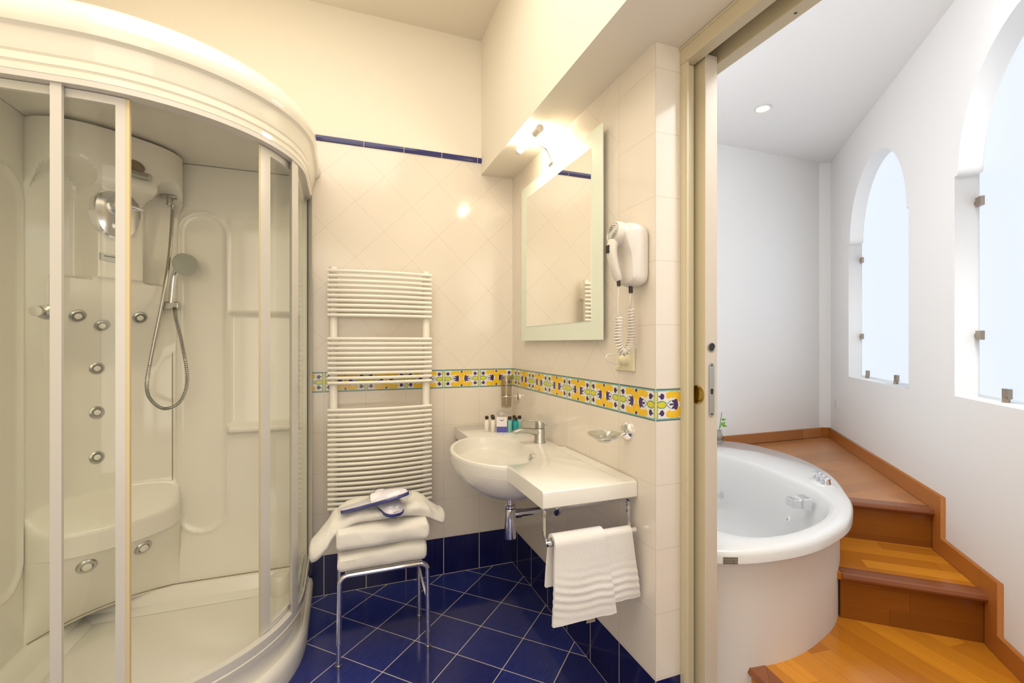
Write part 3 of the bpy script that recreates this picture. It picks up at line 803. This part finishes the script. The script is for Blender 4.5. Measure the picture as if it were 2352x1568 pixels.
MB().lathe([(.012, -.030), (.030, -.018), (.046, -.006), (.048, 0), (.045, .004)], hc, hn, 32).build('spray_head', M['satin'], hs)
MB().lathe([(.044, .003), (.043, .0055), (.001, .0065)], hc, hn, 32).build('spray_face', M['sprayface'], hs)
# small drain cover at the right of the tray, seen through the glass
MB().lathe([(.045, 0), (.045, .07), (.035, .085), (.001, .088)], (-.26, 2.33, .118), (0, 0, 1), 28).build('corner_cap', M['acr'], cab)

# ================================================================= RADIATOR
rad = thing('towel_radiator', (.188, 2.42, .44), 'tall white ladder towel radiator with bowed tubes on the back wall', 'radiator')
for x in (-.036, .413):
    MB().tube([(x, 2.405, .445), (x, 2.405, 1.622)], .0195, 18, .016).build('upright', M['radw'], rad)
zsr = [1.600 - .0238 * k for k in range(10)] + [1.272 - .0238 * k for k in range(10)] + [.927 - .0238 * k for k in range(21)]
bar0 = None
for z in zsr:
    if bar0 is None:
        pts = [(-.061 + .498 * k / 24, 2.384 - .030 * (1 - ((k - 12) / 12) ** 2), 0) for k in range(25)]
        bar0 = MB().tube(pts, .0082, 12, .0082).build('bar', M['radw'], rad)
        bar0.location.z = z; continue
    o = bar0.copy(); C.objects.link(o); o.parent = rad; o.matrix_parent_inverse = bar0.matrix_parent_inverse.copy(); o.location.z = z
for x in (-.036, .413):
    for z in (.62, 1.52): MB().cyl((x, 2.41, z), (x, YA - .001, z), .012, 12).build('wall_bracket', M['radw'], rad)
    v = MB().cyl((x, 2.405, .445), (x, 2.405, .425), .014, 16).lathe([(.019, 0), (.019, .03), (.016, .034)], (x, 2.438, .425), (0, -1, 0), 18).build('valve', M['chrome'], rad)
    MB().tube([(x, 2.405, .418), (x + .002, 2.385, .400), (x + .004, 2.36, .385)], [.018, .017, .016], 18).build('valve_cap', M['plastic'], v)
    MB().lathe([(.026, 0), (.024, .006), (.012, .008)], (x, YA, .425), (0, -1, 0), 18).build('valve_rosette', M['plastic'], v)

# ================================================================= STOOL WITH TOWELS
sto = thing('stool', (.165, 2.0, 0), 'low chrome tube stool carrying folded towels before the radiator', 'stool')
XS0, XS1, YS0, YS1, ZS = -.006, .332, 1.892, 2.118, .352
for y0, nm in ((YS0, 0), (YS1, 1)):
    c = .032
    pts = [(XS0 - .004, y0, .008), (XS0, y0, ZS - c)] + [(XS0 + c - c * math.cos(R(a_)), y0, ZS - c + c * math.sin(R(a_))) for a_ in (15, 30, 45, 60, 75, 90)]
    pts += [(XS1 - c + c * math.sin(R(a_)), y0, ZS - c + c * math.cos(R(a_))) for a_ in (0, 15, 30, 45, 60, 75, 90)] + [(XS1 + .002, y0, .008)]
    MB().tube(pts[:9], .0098, 14, up=(0, 1, 0)).build('leg', M['chrome'], sto)
    MB().tube(pts[8:], .0098, 14, up=(0, 1, 0)).build('leg', M['chrome'], sto)
    for x in (XS0 - .004, XS1 + .002): MB().cyl((x, y0, 0), (x, y0, .014), .012, 16).build('foot_cap', M['satin'], sto)
MB().tube(bez([(XS1, YS0, .20), (XS1 - .01, 1.94, .24), (XS1 - .004, 2.07, .24), (XS1, YS1, .20)], 6), .005, 8).build('side_brace', M['plastic'], sto)
MB().box((XS0 + .02, YS0 + .004, ZS - .005), (XS1 - .02, YS1 - .004, ZS + .009)).build('seat', M['plastic'], sto, smooth=False, bevel=.004)

def vnoise(x, y, z):
    from mathutils import noise as nz
    return nz.noise(Vector((x, y, z)))
def folded(name, x0, x1, y0, y1, z0, z1, seed, label, fold=True):
    """a towel folded over: front is one rounded fold, softly uneven"""
    NX, NR = 44, 40; b = MB(); rs = []
    for i in range(NX + 1):
        u = i / NX; edge = min(1, min(u, 1 - u) / .04); e = math.sqrt(1 - (1 - edge) ** 2) if edge < 1 else 1
        x = x0 + (x1 - x0) * u; ring = []
        for k in range(NR):
            t = 2 * PI * k / NR; c, s_ = math.cos(t), math.sin(t); ex = .5
            yy = (abs(c) ** ex) * (1 if c > 0 else -1); zz = (abs(s_) ** .62) * (1 if s_ > 0 else -1)
            h = (z1 - z0) / 2 * (.72 + .28 * e); dp = (y1 - y0) / 2 * (.95 + .05 * e)
            y = (y0 + y1) / 2 + yy * dp; z = (z0 + z1) / 2 + zz * h
            nn_ = vnoise(x * 9 + seed, y * 9, z * 14) * .010 + vnoise(x * 30 + seed, y * 20, z * 40) * .003
            if c < -.2: y += nn_
            z += (nn_ * .8 if s_ > .3 else 0) - (.006 * math.sin(u * PI * 1.0 + seed) if s_ > .3 else 0) * .5
            if s_ <= .3: z = max(z, z0)
            ring.append((x + nn_ * .5, y, z))
        rs.append(ring)
    b.rings(rs); return tag(b.build(name, M['towel']), label, 'towel')
ZT = ZS + .0095
folded('folded_towel', -.012, .326, 1.872, 2.12, ZT, ZT + .088, 1.3, 'folded white terry towel lying directly on the stool seat, lowest of the pile')
folded('folded_towel', -.018, .334, 1.858, 2.12, ZT + .086, ZT + .182, 5.1, 'thick folded white towel in the middle of the pile on the stool')
# the top towel, draped with both ends hanging out
path = bez([(-.116, 1.95, .446, .010, .022), (-.110, 1.95, .446, .034, .050), (-.090, 1.955, .455, .046, .062), (-.055, 1.965, .488, .048, .075), (-.02, 1.985, .532, .040, .095), (.05, 1.99, .566, .030, .110), (.15, 1.99, .570, .028, .115), (.25, 1.99, .572, .030, .112), (.315, 1.985, .562, .034, .095), (.365, 1.97, .533, .034, .070), (.392, 1.96, .519, .034, .055), (.408, 1.96, .516, .028, .045), (.414, 1.96, .516, .010, .02)], 6)
NR = 36; rs = []
for i, (x, y, z, rz, ry) in enumerate(path):
    ring = []
    for k in range(NR):
        t = 2 * PI * k / NR; c, s_ = math.cos(t), math.sin(t)
        yy = (abs(c) ** .8) * (1 if c > 0 else -1) * ry; zz = (abs(s_) ** .8) * (1 if s_ > 0 else -1) * rz
        q = vnoise(x * 14, yy * 20, zz * 25 + 3) * .010 + vnoise(x * 40, yy * 40, 9) * .004
        ring.append((x + q * .4, y + yy + q * (1 if c > 0 else -1), z + zz + q * .6))
    rs.append(ring)
tag(MB().rings(rs).build('draped_towel', M['towel']), 'white terry towel draped over the top of the pile, its two ends drooping sideways', 'towel')

def slipper(name, heel, toe, width, tilt, label, lift):
    """disposable slipper in a clear sleeve; heel and toe are world points of the sole"""
    h, t_ = Vector(heel), Vector(toe); L = (t_ - h).length; ax = (t_ - h).normalized()
    side = Vector((0, 0, 1)).cross(ax).normalized(); side = (Matrix.Rotation(tilt, 3, ax) @ side); nup = ax.cross(side); 
    if nup.z < 0: nup = -nup; side = -side
    root = thing(name, heel, label, 'slipper')
    def outline(g, hgt):
        out = []
        for k in range(48):
            a_ = 2 * PI * k / 48; u = -math.cos(a_) * .5 + .5; wd = width * (.40 + .12 * sm(.3, .9, u)) * abs(math.sin(a_)) ** .62
            v = wd * (1 if math.sin(a_) > 0 else -1)
            out.append(tuple(h + ax * (u * (L + 2 * g) - g) + side * (v + g * (1 if v > 0 else -1)) + nup * hgt))
        return out
    so = MB().rings([outline(0, 0), outline(.001, .003), outline(.001, .011), outline(0, .013)]).build('sole', [M['navy']], root)
    MB().rings([outline(-.001, .0125), outline(-.003, .0155)]).build('insole', M['felt'], root)
    b = MB(); rs = []
    for i in range(13):
        u = .46 + .52 * i / 12; wd = width * .5 * math.sqrt(max(.02, 1 - ((u - .55) / .46) ** 2)); hh_ = lift * math.sqrt(max(.0, 1 - ((u - .5) / .50) ** 2))
        rs.append([tuple(h + ax * u * L + side * wd * math.cos(a_) + nup * (.013 + hh_ * math.sin(a_))) for a_ in (PI * k / 12 for k in range(13))])
    b.rings(rs, False, False, False); b.build('toe_cover', M['felt'], root)
    rs = [];
    for i in range(17):
        u = i / 16; u_ = -.04 + 1.08 * u; s_ = math.sqrt(max(.03, 1 - (2 * u - 1) ** 6)); hh_ = .012 + .026 * sm(.2, .8, u) * (1 - sm(.9, 1, u))
        rs.append([tuple(h + ax * u_ * L + side * width * .58 * s_ * math.cos(a_) + nup * (.010 + hh_ * math.sin(a_) + .003 * vnoise(u * 9, a_ * 4, 2)) + side * .002 * vnoise(u * 20, a_ * 6, 5)) for a_ in (2 * PI * k / 24 for k in range(24))])
    MB().rings(rs).build('plastic_sleeve', M['film'], root)
    return root
slipper('slipper', (.000, 1.915, .586), (.256, 1.885, .642), .10, R(-10), 'white slipper with navy binding in clear plastic, lying crosswise on top of the towels', .030)
slipper('slipper', (.150, 2.04, .616), (.202, 1.852, .570), .10, R(0), 'white slipper in clear plastic with its toe pointing at the room, under the crosswise one', .024)

# ================================================================= WASHBASIN
ZB = .797
wbn = thing('washbasin', (.75, 1.87, ZB), 'white ceramic wall washbasin with a round bowl and a long side shelf', 'washbasin')
X0, X1, Y0, Y1 = .575, .914, 1.28, 2.452
EC, ERX, ERY = .672, .242, .312        # bowl underside ellipse
CX, CY = .610, 1.876
def ray_rect(dx, dy):
    ts = []
    if dx > 0: ts.append((X1 - CX) / dx)
    if dx < 0: ts.append((X0 - CX) / dx)
    if dy > 0: ts.append((Y1 - CY) / dy)
    if dy < 0: ts.append((Y0 - CY) / dy)
    return min(ts)
def ray_ell(dx, dy, cx, rx, ry):
    ex = CX - cx; A_ = (dx / rx) ** 2 + (dy / ry) ** 2; B_ = 2 * ex * dx / rx ** 2; C_ = (ex / rx) ** 2 - 1
    return (-B_ + math.sqrt(B_ * B_ - 4 * A_ * C_)) / (2 * A_)
angs = [2 * PI * k / 180 for k in range(180)]
for cxr, cyr in ((X0, Y0), (X1, Y0), (X0, Y1), (X1, Y1)): angs.append(math.atan2(cyr - CY, cxr - CX) % (2 * PI))
angs = sorted(angs)
outer, kind_ = [], []
for t in angs:
    dx, dy = math.cos(t), math.sin(t); r1, r2 = ray_rect(dx, dy), ray_ell(dx, dy, EC, ERX, ERY)
    bow = dx < 0 and r2 > r1; outer.append(max(r1, r2) if dx < 0 else r1); kind_.append(bow)
def rho(z): return math.sqrt(max(0, 1 - ((.785 - min(z, .785)) / .187) ** 2.2))
def ring_out(g, z):
    out = []
    for t, r, k_ in zip(angs, outer, kind_):
        rr = r - g
        if k_ and z < .785: rr = ray_ell(math.cos(t), math.sin(t), EC, ERX * rho(z), ERY * rho(z))
        out.append((CX + rr * math.cos(t), CY + rr * math.sin(t), z))
    return out
def ring_in(s_, z, sh=0): 
    out = []
    for t in angs:
        dx, dy = math.cos(t), math.sin(t); rx, ry = .162 * s_, .262 * s_
        rr = 1 / math.sqrt((dx / rx) ** 2 + (dy / ry) ** 2); out.append((CX + sh + rr * dx, CY + rr * dy, z))
    return out
rs = [ring_out(.004, ZB - .054), ring_out(0, ZB - .050), ring_out(0, ZB - .006), ring_out(.002, ZB - .002), ring_out(.006, ZB)]
rs += [ring_in(1.03, ZB), ring_in(1.0, ZB - .003)]
for k in range(1, 12):
    a_ = k / 12 * PI / 2; rs.append(ring_in(.985 * math.cos(a_) ** .95, ZB - .004 - .140 * math.sin(a_), .012 * math.sin(a_)))
b = MB(); b.rings(rs, True, True, True)
b.build('basin', M['ceramic'], wbn)
b = MB(); rs = []
for k in range(0, 18):
    z = .783 - (.783 - .599) * (math.sin(k / 17 * PI / 2)); s_ = max(.03, rho(z)); rs.append([(EC + ERX * s_ * math.cos(2 * PI * i / 72) * (1 if math.cos(2 * PI * i / 72) < 0 else .97), CY + ERY * s_ * math.sin(2 * PI * i / 72), z) for i in range(72)])
b.rings(rs, True, False, True); b.build('bowl', M['ceramic'], wbn)
# shallow raised ledge along the wall
MB().box((.866, 1.287, ZB - .012), (.912, 1.80, ZB + .004)).build('ledge', M['ceramic'], wbn, smooth=False)
MB().lathe([(.013, 0), (.012, .003), (.007, .003), (.006, 0)], (.762, 1.83, .762), (-.9, .15, .4), 20).build('overflow_ring', M['satin'], wbn)
MB().lathe([(.0075, .001), (.001, .002)], (.762, 1.83, .762), (-.9, .15, .4), 20).build('overflow_hole', M['black'], wbn)
MB().lathe([(.030, 0), (.028, .004), (.001, .006)], (.635, CY, .660), (0, 0, 1), 24).build('drain', M['chrome'], wbn)

# tap
fx, fy = .848, 1.925
fa = thing('faucet', (fx, fy, ZB), 'chrome single-lever mixer tap standing at the back of the washbasin', 'faucet')
MB().lathe([(.027, 0), (.027, .006), (.024, .012), (.0235, .062), (.022, .066), (.001, .067)], (fx, fy, ZB), (0, 0, 1), 28).build('body', M['satin'], fa)
MB().tube([(fx, fy, ZB + .045), (fx - .05, fy, ZB + .058), (fx - .10, fy - .002, ZB + .062), (fx - .125, fy - .003, ZB + .056)], [.017, .014, .011, .009], 16, [.022, .020, .018, .016]).build('spout', M['satin'], fa)
MB().lathe([(.0215, .068), (.022, .075), (.021, .092), (.016, .097), (.001, .098)], (fx, fy, ZB), (0, 0, 1), 24).build('cartridge_cap', M['satin'], fa)
MB().tube([(fx + .015, fy, ZB + .095), (fx - .03, fy, ZB + .104), (fx - .10, fy, ZB + .108)], [.005, .0055, .003], 12, [.019, .015, .010]).build('lever', M['chrome'], fa)
MB().cyl((fx + .027, fy, ZB + .02), (fx + .030, fy, ZB + .075), .002, 8).lathe([(.005, 0), (.005, .006)], (fx + .030, fy, ZB + .075)).build('pop_up_rod', M['satin'], fa)

# trap under the bowl
tx, ty = .690, 1.885
tr = thing('bottle_trap', (tx, ty, .4), 'chrome bottle trap and waste pipe under the washbasin bowl', 'drain trap')
MB().cyl((tx, ty, .605), (tx, ty, .53), .015).lathe([(.022, .535), (.022, .545), (.016, .550)], (tx, ty, 0)).build('inlet_pipe', M['chrome'], tr)
MB().lathe([(.024, .402), (.0255, .408), (.0255, .525), (.024, .532), (.015, .534)], (tx, ty, 0), (0, 0, 1), 32).build('trap_body', M['chrome'], tr)
MB().cyl((tx, ty, .505), (tx + .05, ty, .505), .019, 20).cyl((tx + .05, ty, .505), (.914, ty, .505), .0155, 20).build('waste_pipe', M['chrome'], tr)
MB().lathe([(.016, .012), (.034, .008), (.036, 0)], (.916, ty, .505), (-1, 0, 0), 28).build('wall_flange', M['chrome'], tr)

# towel rail below the basin end
rl = thing('towel_rail', (.74, 1.31, .65), 'chrome flat-strip towel rail hooked under the end of the washbasin', 'towel rail')
def strip(pts, wd, th, name):
    return MB().tube(pts, th, 4, wd, up=(0, 1, 0)).build(name, M['chrome'], rl, smooth=False)
ya = 1.30
b = MB()
for nm, x, in (('bracket', .588), ('bracket', .893)):
    b = MB(); x_ = x; d = 1 if x < .7 else -1
    p = bez([(x_ + d * .085, ya, .7395), (x_ + d * .02, ya, .7395), (x_ + d * .004, ya, .734), (x_, ya, .72), (x_, ya, .68), (x_, ya - .002, .655), (x_ + d * .004, ya - .012, .640), (x_ + d * .012, ya - .022, .636), (x_ + d * .022, ya - .030, .644)], 5)
    b.tube([(q[0], q[1], q[2]) for q in p], .0028, 4, .011, up=(d, 0, 0)); b.build('bracket', M['chrome'], rl, smooth=False)
MB().cyl((.585, 1.272, .642), (.900, 1.272, .642), .0095, 18).build('rail', M['chrome'], rl)

def hang(name, x0, x1, zf, zb, gap, th, seed, label, flare=0, shift=0, zrip=.50, tagm=False):
    """towel hung over the rail: front leg towards the room (-y), back leg behind"""
    b = MB(); NX = 30; yr, zr = 1.272, .642; r = gap
    path = []
    nf = 46
    for k in range(nf + 1): path.append((-1, zf + (zr - zf) * k / nf))
    for k in range(1, 10): path.append((2, PI - PI * k / 10))
    nb = 36
    for k in range(nb + 1): path.append((1, zr - (zr - zb) * k / nb))
    def pt(i, u, off):
        s_, v = path[i]; x = x0 + (x1 - x0) * u
        if s_ == 2: return (x, yr + (r + off) * math.cos(v), zr + (r + off) * math.sin(v) + .0)
        dn_ = max(0, zr - v); y = yr + s_ * (r + off)
        if s_ < 0:
            rip = math.exp(-((v - zrip + .02) / .055) ** 2)
            y -= .0035 * rip * (1 + .5 * math.sin((v + .03 * u + .008 * math.sin(u * 5)) * 260)) + .003 * vnoise(x * 12 + seed, v * 10, 2) * min(1, dn_ * 8)
            y -= .05 * dn_ * .35; x += flare * dn_ * (u * 1.3 - .15) + shift * dn_
            v2 = v + .035 * (u - .5) * 0 + .004 * vnoise(u * 5, seed, 1)
            return (x, y, v2)
        y += .004 * vnoise(x * 14 + seed, v * 9, 7) * min(1, dn_ * 8) ; x += flare * dn_ * (u - .3) * .7 + shift * dn_ - .03 * dn_
        return (x, y, v)
    n_ = len(path); rs = []
    for i in range(NX + 1):
        u = i / NX; ring = [pt(k, u, th) for k in range(n_)] + [pt(k, u, 0) for k in range(n_ - 1, -1, -1)]; rs.append(ring)
    b.rings(rs, True, False, False)
    for i in (0, NX):
        b.add(rs[i], [(k, k + 1, 2 * n_ - 2 - k, 2 * n_ - 1 - k) for k in range(n_ - 1)])
    o = b.build(name, M['linen']); return tag(o, label, 'towel')
h1 = hang('hand_towel', .706, .878, .432, .47, .0105, .006, 3, 'white hand towel at the wall end of the rail, partly behind the nearer one', .12, 0, .50)
h2 = hang('hand_towel', .600, .772, .405, .50, .0175, .010, 8, 'white hand towel at the open end of the rail, creased near its hem', .16, -.02, .505)
MB().box((.706, 1.246, .390), (.736, 1.2475, .410)).build('care_label', M['sticker'], h2, smooth=False)

# ================================================================= TOILETRIES
def bottle(x, y, m, label, hgt=.062, cap=.017, r=.0125, grp=None, sx=1):
    t = thing('toiletry_bottle', (x, y, ZB), label, 'bottle', grp)
    MB().lathe([(r * .9, .0005), (r, .003), (r, hgt - .008), (r * .8, hgt - .002), (r * .5, hgt), (r * .5, hgt + .004)], (x, y, ZB), (0, 0, 1), 20).build('bottle_body', m, t)
    MB().lathe([(r * .72, hgt + .002), (r * .74, hgt + .003), (r * .74, hgt + cap), (r * .6, hgt + cap + .001), (.001, hgt + cap + .001)], (x, y, ZB), (0, 0, 1), 20).build('cap', M['cap'], t)
bottle(.700, 2.262, M['lotion'], 'small white bottle with a dark cap, outermost left in the row on the washbasin')
bottle(.728, 2.244, M['lotion'], 'small white bottle with a dark cap touching the white and blue carton')
bottle(.739, 2.288, M['lotion'], 'white bottle with a dark cap standing behind the two other white ones')
bottle(.806, 2.208, M['tealp'], 'pale teal bottle with a dark cap right beside the carton')
bottle(.826, 2.176, M['teal'], 'deep teal bottle with a dark cap standing foremost by the tap')
bottle(.838, 2.228, M['teal'], 'teal bottle with a dark cap half hidden behind the foremost teal one')
bottle(.862, 2.214, M['tealp'], 'pale teal bottle with a dark cap nearest the wall beside the tap')
ct = thing('carton', (.768, 2.225, ZB), 'small white carton with a blue lower half among the bottles', 'box')
Mt = Matrix.Translation((.768, 2.222, ZB)) @ Matrix.Rotation(R(-20), 4, 'Z')
def tb(lo, hi, nm, m):
    b = MB().box(lo, hi); b.v = [tuple(Mt @ Vector(v)) for v in b.v]; return b.build(nm, m, ct, smooth=False)
tb((-.026, -.014, .0), (.026, .014, .076), 'carton_body', M['carton'])
tb((-.0265, -.0145, .001), (.0265, .0145, .030), 'blue_band', M['cartonblue'])
tb((.0262, -.0143, .0305), (.0268, .0143, .0755), 'side_print', M['cartondark'])
b = MB()
for sgn in (-1, 1):
    b.add([(0, -.0146, .062), (sgn * .010, -.0146, .066), (sgn * .012, -.0146, .064), (0, -.0146, .058)], [(0, 1, 2, 3)])
b.v = [tuple(Mt @ Vector(v)) for v in b.v]; b.build('crest_print', M['cartondark'], ct, smooth=False)
b = MB(); b.lathe([(.006, .0), (.025, .006), (.033, .014), (.026, .024), (.010, .030), (.001, .029)], (.775, 2.235, ZB + .0765), (0, 0, 1), 22)
random.seed(3); b.v = [(v[0] + random.uniform(-.0035, .0035), v[1] + random.uniform(-.003, .003), v[2] + random.uniform(-.002, .003)) if v[2] > ZB + .08 else v for v in b.v]
tag(b.build('soap_packet', M['film']), 'crumpled clear packet lying on top of the white and blue carton', 'packet')

# tumbler holder on the wall near the corner
th = thing('tumbler_holder', (.916, 2.375, .955), 'chrome ring holder for a glass on the wall beside the corner', 'tumbler holder')
MB().lathe([(.026, 0), (.026, .006), (.018, .012), (.001, .013)], (.916, 2.372, .952), (-1, 0, 0), 24).build('mount', M['chrome'], th)
MB().cyl((.908, 2.372, .957), (.878, 2.372, .962), .005, 12).build('arm', M['chrome'], th)
MB().tube([(.846 + .034 * math.cos(2 * PI * k / 30), 2.372 + .034 * math.sin(2 * PI * k / 30), .962) for k in range(31)], .003, 8).build('ring', M['chrome'], th)
tm = thing('glass_tumbler', (.846, 2.372, .90), 'tall smoked glass tumbler held in the chrome ring', 'glass')
MB().lathe([(.001, .898), (.026, .898), (.028, .902), (.0315, 1.07), (.0295, 1.07), (.026, .908), (.001, .906)], (.846, 2.372, 0), (0, 0, 1), 28).build('tumbler_wall', M['tumbler'], tm)

# soap dish
sd_ = thing('soap_dish_holder', (.916, 1.341, .949), 'chrome round wall mount with a short arm for the glass soap dish', 'soap dish holder')
MB().lathe([(.031, 0), (.031, .006), (.024, .014), (.012, .018), (.001, .018)], (.916, 1.335, .952), (-1, 0, 0), 32).build('mount', M['chrome'], sd_)
MB().tube([(.905, 1.335, .946), (.88, 1.335, .936), (.862, 1.335, .934)], .0075, 12).build('arm', M['chrome'], sd_)
MB().tube([(.832 + .033 * math.cos(2 * PI * k / 30), 1.335 + .033 * math.sin(2 * PI * k / 30), .934) for k in range(31)], .003, 8).build('ring', M['chrome'], sd_)
gd = thing('glass_soap_dish', (.82, 1.335, .93), 'shallow clear glass soap dish resting in the chrome ring', 'soap dish')
MB().lathe([(.001, .922), (.020, .922), (.030, .931), (.052, .944), (.056, .950), (.054, .951), (.048, .946), (.028, .936), (.018, .927), (.001, .926)], (.822, 1.335, 0), (0, 0, 1), 32).build('dish', M['clear'], gd)

# ================================================================= MIRROR AND LAMP
mr = thing('mirror', (.90, 1.85, 1.66), 'rectangular wall mirror with a frosted glass border above the washbasin', 'mirror')
b = MB(); b.box((.889, 1.455, 1.262), (.895, 2.256, 2.052)); b.build('frosted_border', M['frost'], mr, smooth=False, bevel=.0015)
MB().box((.8875, 1.534, 1.335), (.8895, 2.183, 1.990)).build('mirror_glass', M['mirror'], mr, smooth=False)
MB().box((.895, 1.50, 1.32), (.9155, 2.21, 2.0)).build('mounting_frame', M['plastic'], mr, smooth=False)
la = thing('mirror_lamp', (.90, 1.95, 2.10), 'glowing tube lamp on a curved chrome arm above the mirror', 'lamp')
A0, A1 = Vector((.780, 2.015, 2.150)), Vector((.780, 1.775, 2.150)); dd = (A1 - A0).normalized()
MB().cyl(A0 + dd * .018, A1 - dd * .045, .0155, 20).build('tube', M['tube'], la)
for p, q in ((A0 - dd * .004, A0 + dd * .018), (A1 - dd * .045, A1 + dd * .010)):
    MB().cyl(p, q, .0165, 20).build('end_cap', M['plastic'], la)
MB().tube(bez([(.913, 1.93, 2.065), (.905, 1.93, 2.105), (.885, 1.93, 2.140), (.845, 1.925, 2.155), (.79, 1.92, 2.158)], 6), .0045, 10).build('arm', M['chrome'], la)
MB().box((.906, 1.905, 2.053), (.9155, 1.955, 2.085)).build('wall_plate', M['chrome'], la, bevel=.003)

# ================================================================= HAIR DRYER
hx = thing('hair_dryer', (.86, 1.27, 1.5), 'white wall-mounted hair dryer with a coiled cord beside the mirror', 'hair dryer')
yh = 1.262
# holder: side profile in x-z, rounded in y
pf = [(.828, 1.612), (.85, 1.632), (.88, 1.632), (.905, 1.625), (.9155, 1.60), (.9155, 1.46), (.905, 1.437), (.885, 1.432), (.862, 1.437), (.852, 1.45), (.850, 1.50), (.846, 1.53), (.835, 1.56), (.826, 1.59)]
pf = bezclosed(pf, 4); c0 = Vector((.873, 1.53))
rs = []
for yy, s_ in ((-.046, .70), (-.044, .86), (-.036, .95), (-.02, 1), (.02, 1), (.036, .95), (.044, .86), (.046, .7)):
    rs.append([(min(.9155, c0.x + (p[0] - c0.x) * s_), yh + yy, c0.y + (p[1] - c0.y) * s_) for p in pf])
MB().rings(rs).build('wall_holder', M['plastic'], hx)
bx_ = Vector((-.985, 0, .17)).normalized(); bc = Vector((.842, yh, 1.596))
MB().lathe([(.030, -.03), (.038, -.01), (.040, .015), (.037, .030), (.033, .034), (.031, .031)], bc, bx_, 32).build('dryer_barrel', M['plastic'], hx)
g = MB().lathe([(.031, .031), (.030, .034), (.001, .036)], bc, bx_, 32).build('air_grille', M['plasticG'], hx)
for r_ in (.024, .017, .010):
    g2 = MB(); e1 = Vector((0, 1, 0)); e2 = bx_.cross(e1)
    g2.tube([tuple(bc + bx_ * .036 + e1 * r_ * math.cos(2 * PI * k / 24) + e2 * r_ * math.sin(2 * PI * k / 24)) for k in range(25)], .0012, 6).build('grille_ring', M['satin'], g)
MB().tube(bez([(.812, yh, 1.575), (.806, yh, 1.545), (.812, yh, 1.505), (.826, yh, 1.465), (.832, yh, 1.452)], 5), [.017 + .002 * math.sin(k) * 0 - .0003 * k for k in range(21)], 16, [.022 - .0004 * k for k in range(21)]).build('handle', M['plastic'], hx)
MB().box((.787, yh - .008, 1.535), (.797, yh + .008, 1.560)).build('switch', M['black'], hx, smooth=False, bevel=.002)
MB().cyl((.830, yh, 1.455), (.832, yh, 1.432), .006, 12).build('strain_relief', M['black'], hx)
MB().cyl((.876, yh, 1.436), (.877, yh, 1.412), .0065, 12).build('strain_relief', M['black'], hx)
# cord: straight, coil in a U, straight
U_ = bez([(.834, yh, 1.335), (.830, yh, 1.29), (.828, yh, 1.26), (.834, yh, 1.232), (.850, yh + .003, 1.220), (.868, yh + .004, 1.230), (.878, yh + .003, 1.26), (.880, yh + .002, 1.30), (.879, yh, 1.362)], 60)
pp = [Vector(p) for p in U_]; ln = [0]
for i in range(1, len(pp)): ln.append(ln[-1] + (pp[i] - pp[i - 1]).length)
tot = ln[-1]; turns = 30; hel = []; ns = turns * 12
j = 0
for k in range(ns + 1):
    s_ = tot * k / ns
    while j < len(pp) - 2 and ln[j + 1] < s_: j += 1
    f_ = (s_ - ln[j]) / max(1e-9, ln[j + 1] - ln[j]); p = pp[j].lerp(pp[j + 1], f_); tg = (pp[j + 1] - pp[j]).normalized(); e1 = Vector((0, 1, 0)); e2 = tg.cross(e1)
    a_ = 2 * PI * turns * k / ns; hel.append(tuple(p + e1 * 0.0105 * math.cos(a_) + e2 * .0105 * math.sin(a_)))
path = bez([(.832, yh, 1.435), (.829, yh, 1.39), (.832, yh + .004, 1.345), hel[0]], 8)[:-1] + hel + bez([hel[-1], (.872, yh, 1.380), (.877, yh, 1.412)], 6)[1:]
MB().tube(path, .0026, 6).build('coiled_cord', M['plastic'], hx)
MB().tube(bez([(.893, 1.27, 1.440), (.892, 1.272, 1.37), (.903, 1.275, 1.29), (.905, 1.285, 1.24), (.893, 1.29, 1.219), (.865, 1.31, 1.213), (.835, 1.325, 1.213), (.824, 1.325, 1.200), (.84, 1.325, 1.188), (.87, 1.33, 1.180), (.895, 1.338, 1.180)], 7), .0023, 7).build('mains_cable', M['plastic'], hx)

so = thing('wall_socket', (.916, 1.34, 1.195), 'ivory wall socket with a plugged-in round plug below the hair dryer', 'socket')
MB().box((.906, 1.290, 1.156), (.916, 1.402, 1.236)).build('cover_plate', M['socket'], so, smooth=False, bevel=.004)
MB().box((.902, 1.362, 1.166), (.907, 1.384, 1.226)).build('socket_insert', M['socket'], so, smooth=False, bevel=.001)
MB().lathe([(.019, 0), (.019, .014), (.012, .024), (.006, .028)], (.906, 1.330, 1.196), (-1, 0, 0), 24).box((.886, 1.33, 1.190), (.898, 1.362, 1.202)).build('plug', M['socket'], so)

# repeats share a group
for key, grp in (('toiletry_bottle', 'toiletry bottles at the back of the washbasin'), ('folded_towel', 'towels piled on the stool'), ('hand_towel', 'hand towels on the rail'),
                 ('slipper', 'wrapped slippers on the towels')):
    for o in list(C.objects):
        if o.parent is None and o.name.split('.')[0] == key: o['group'] = grp
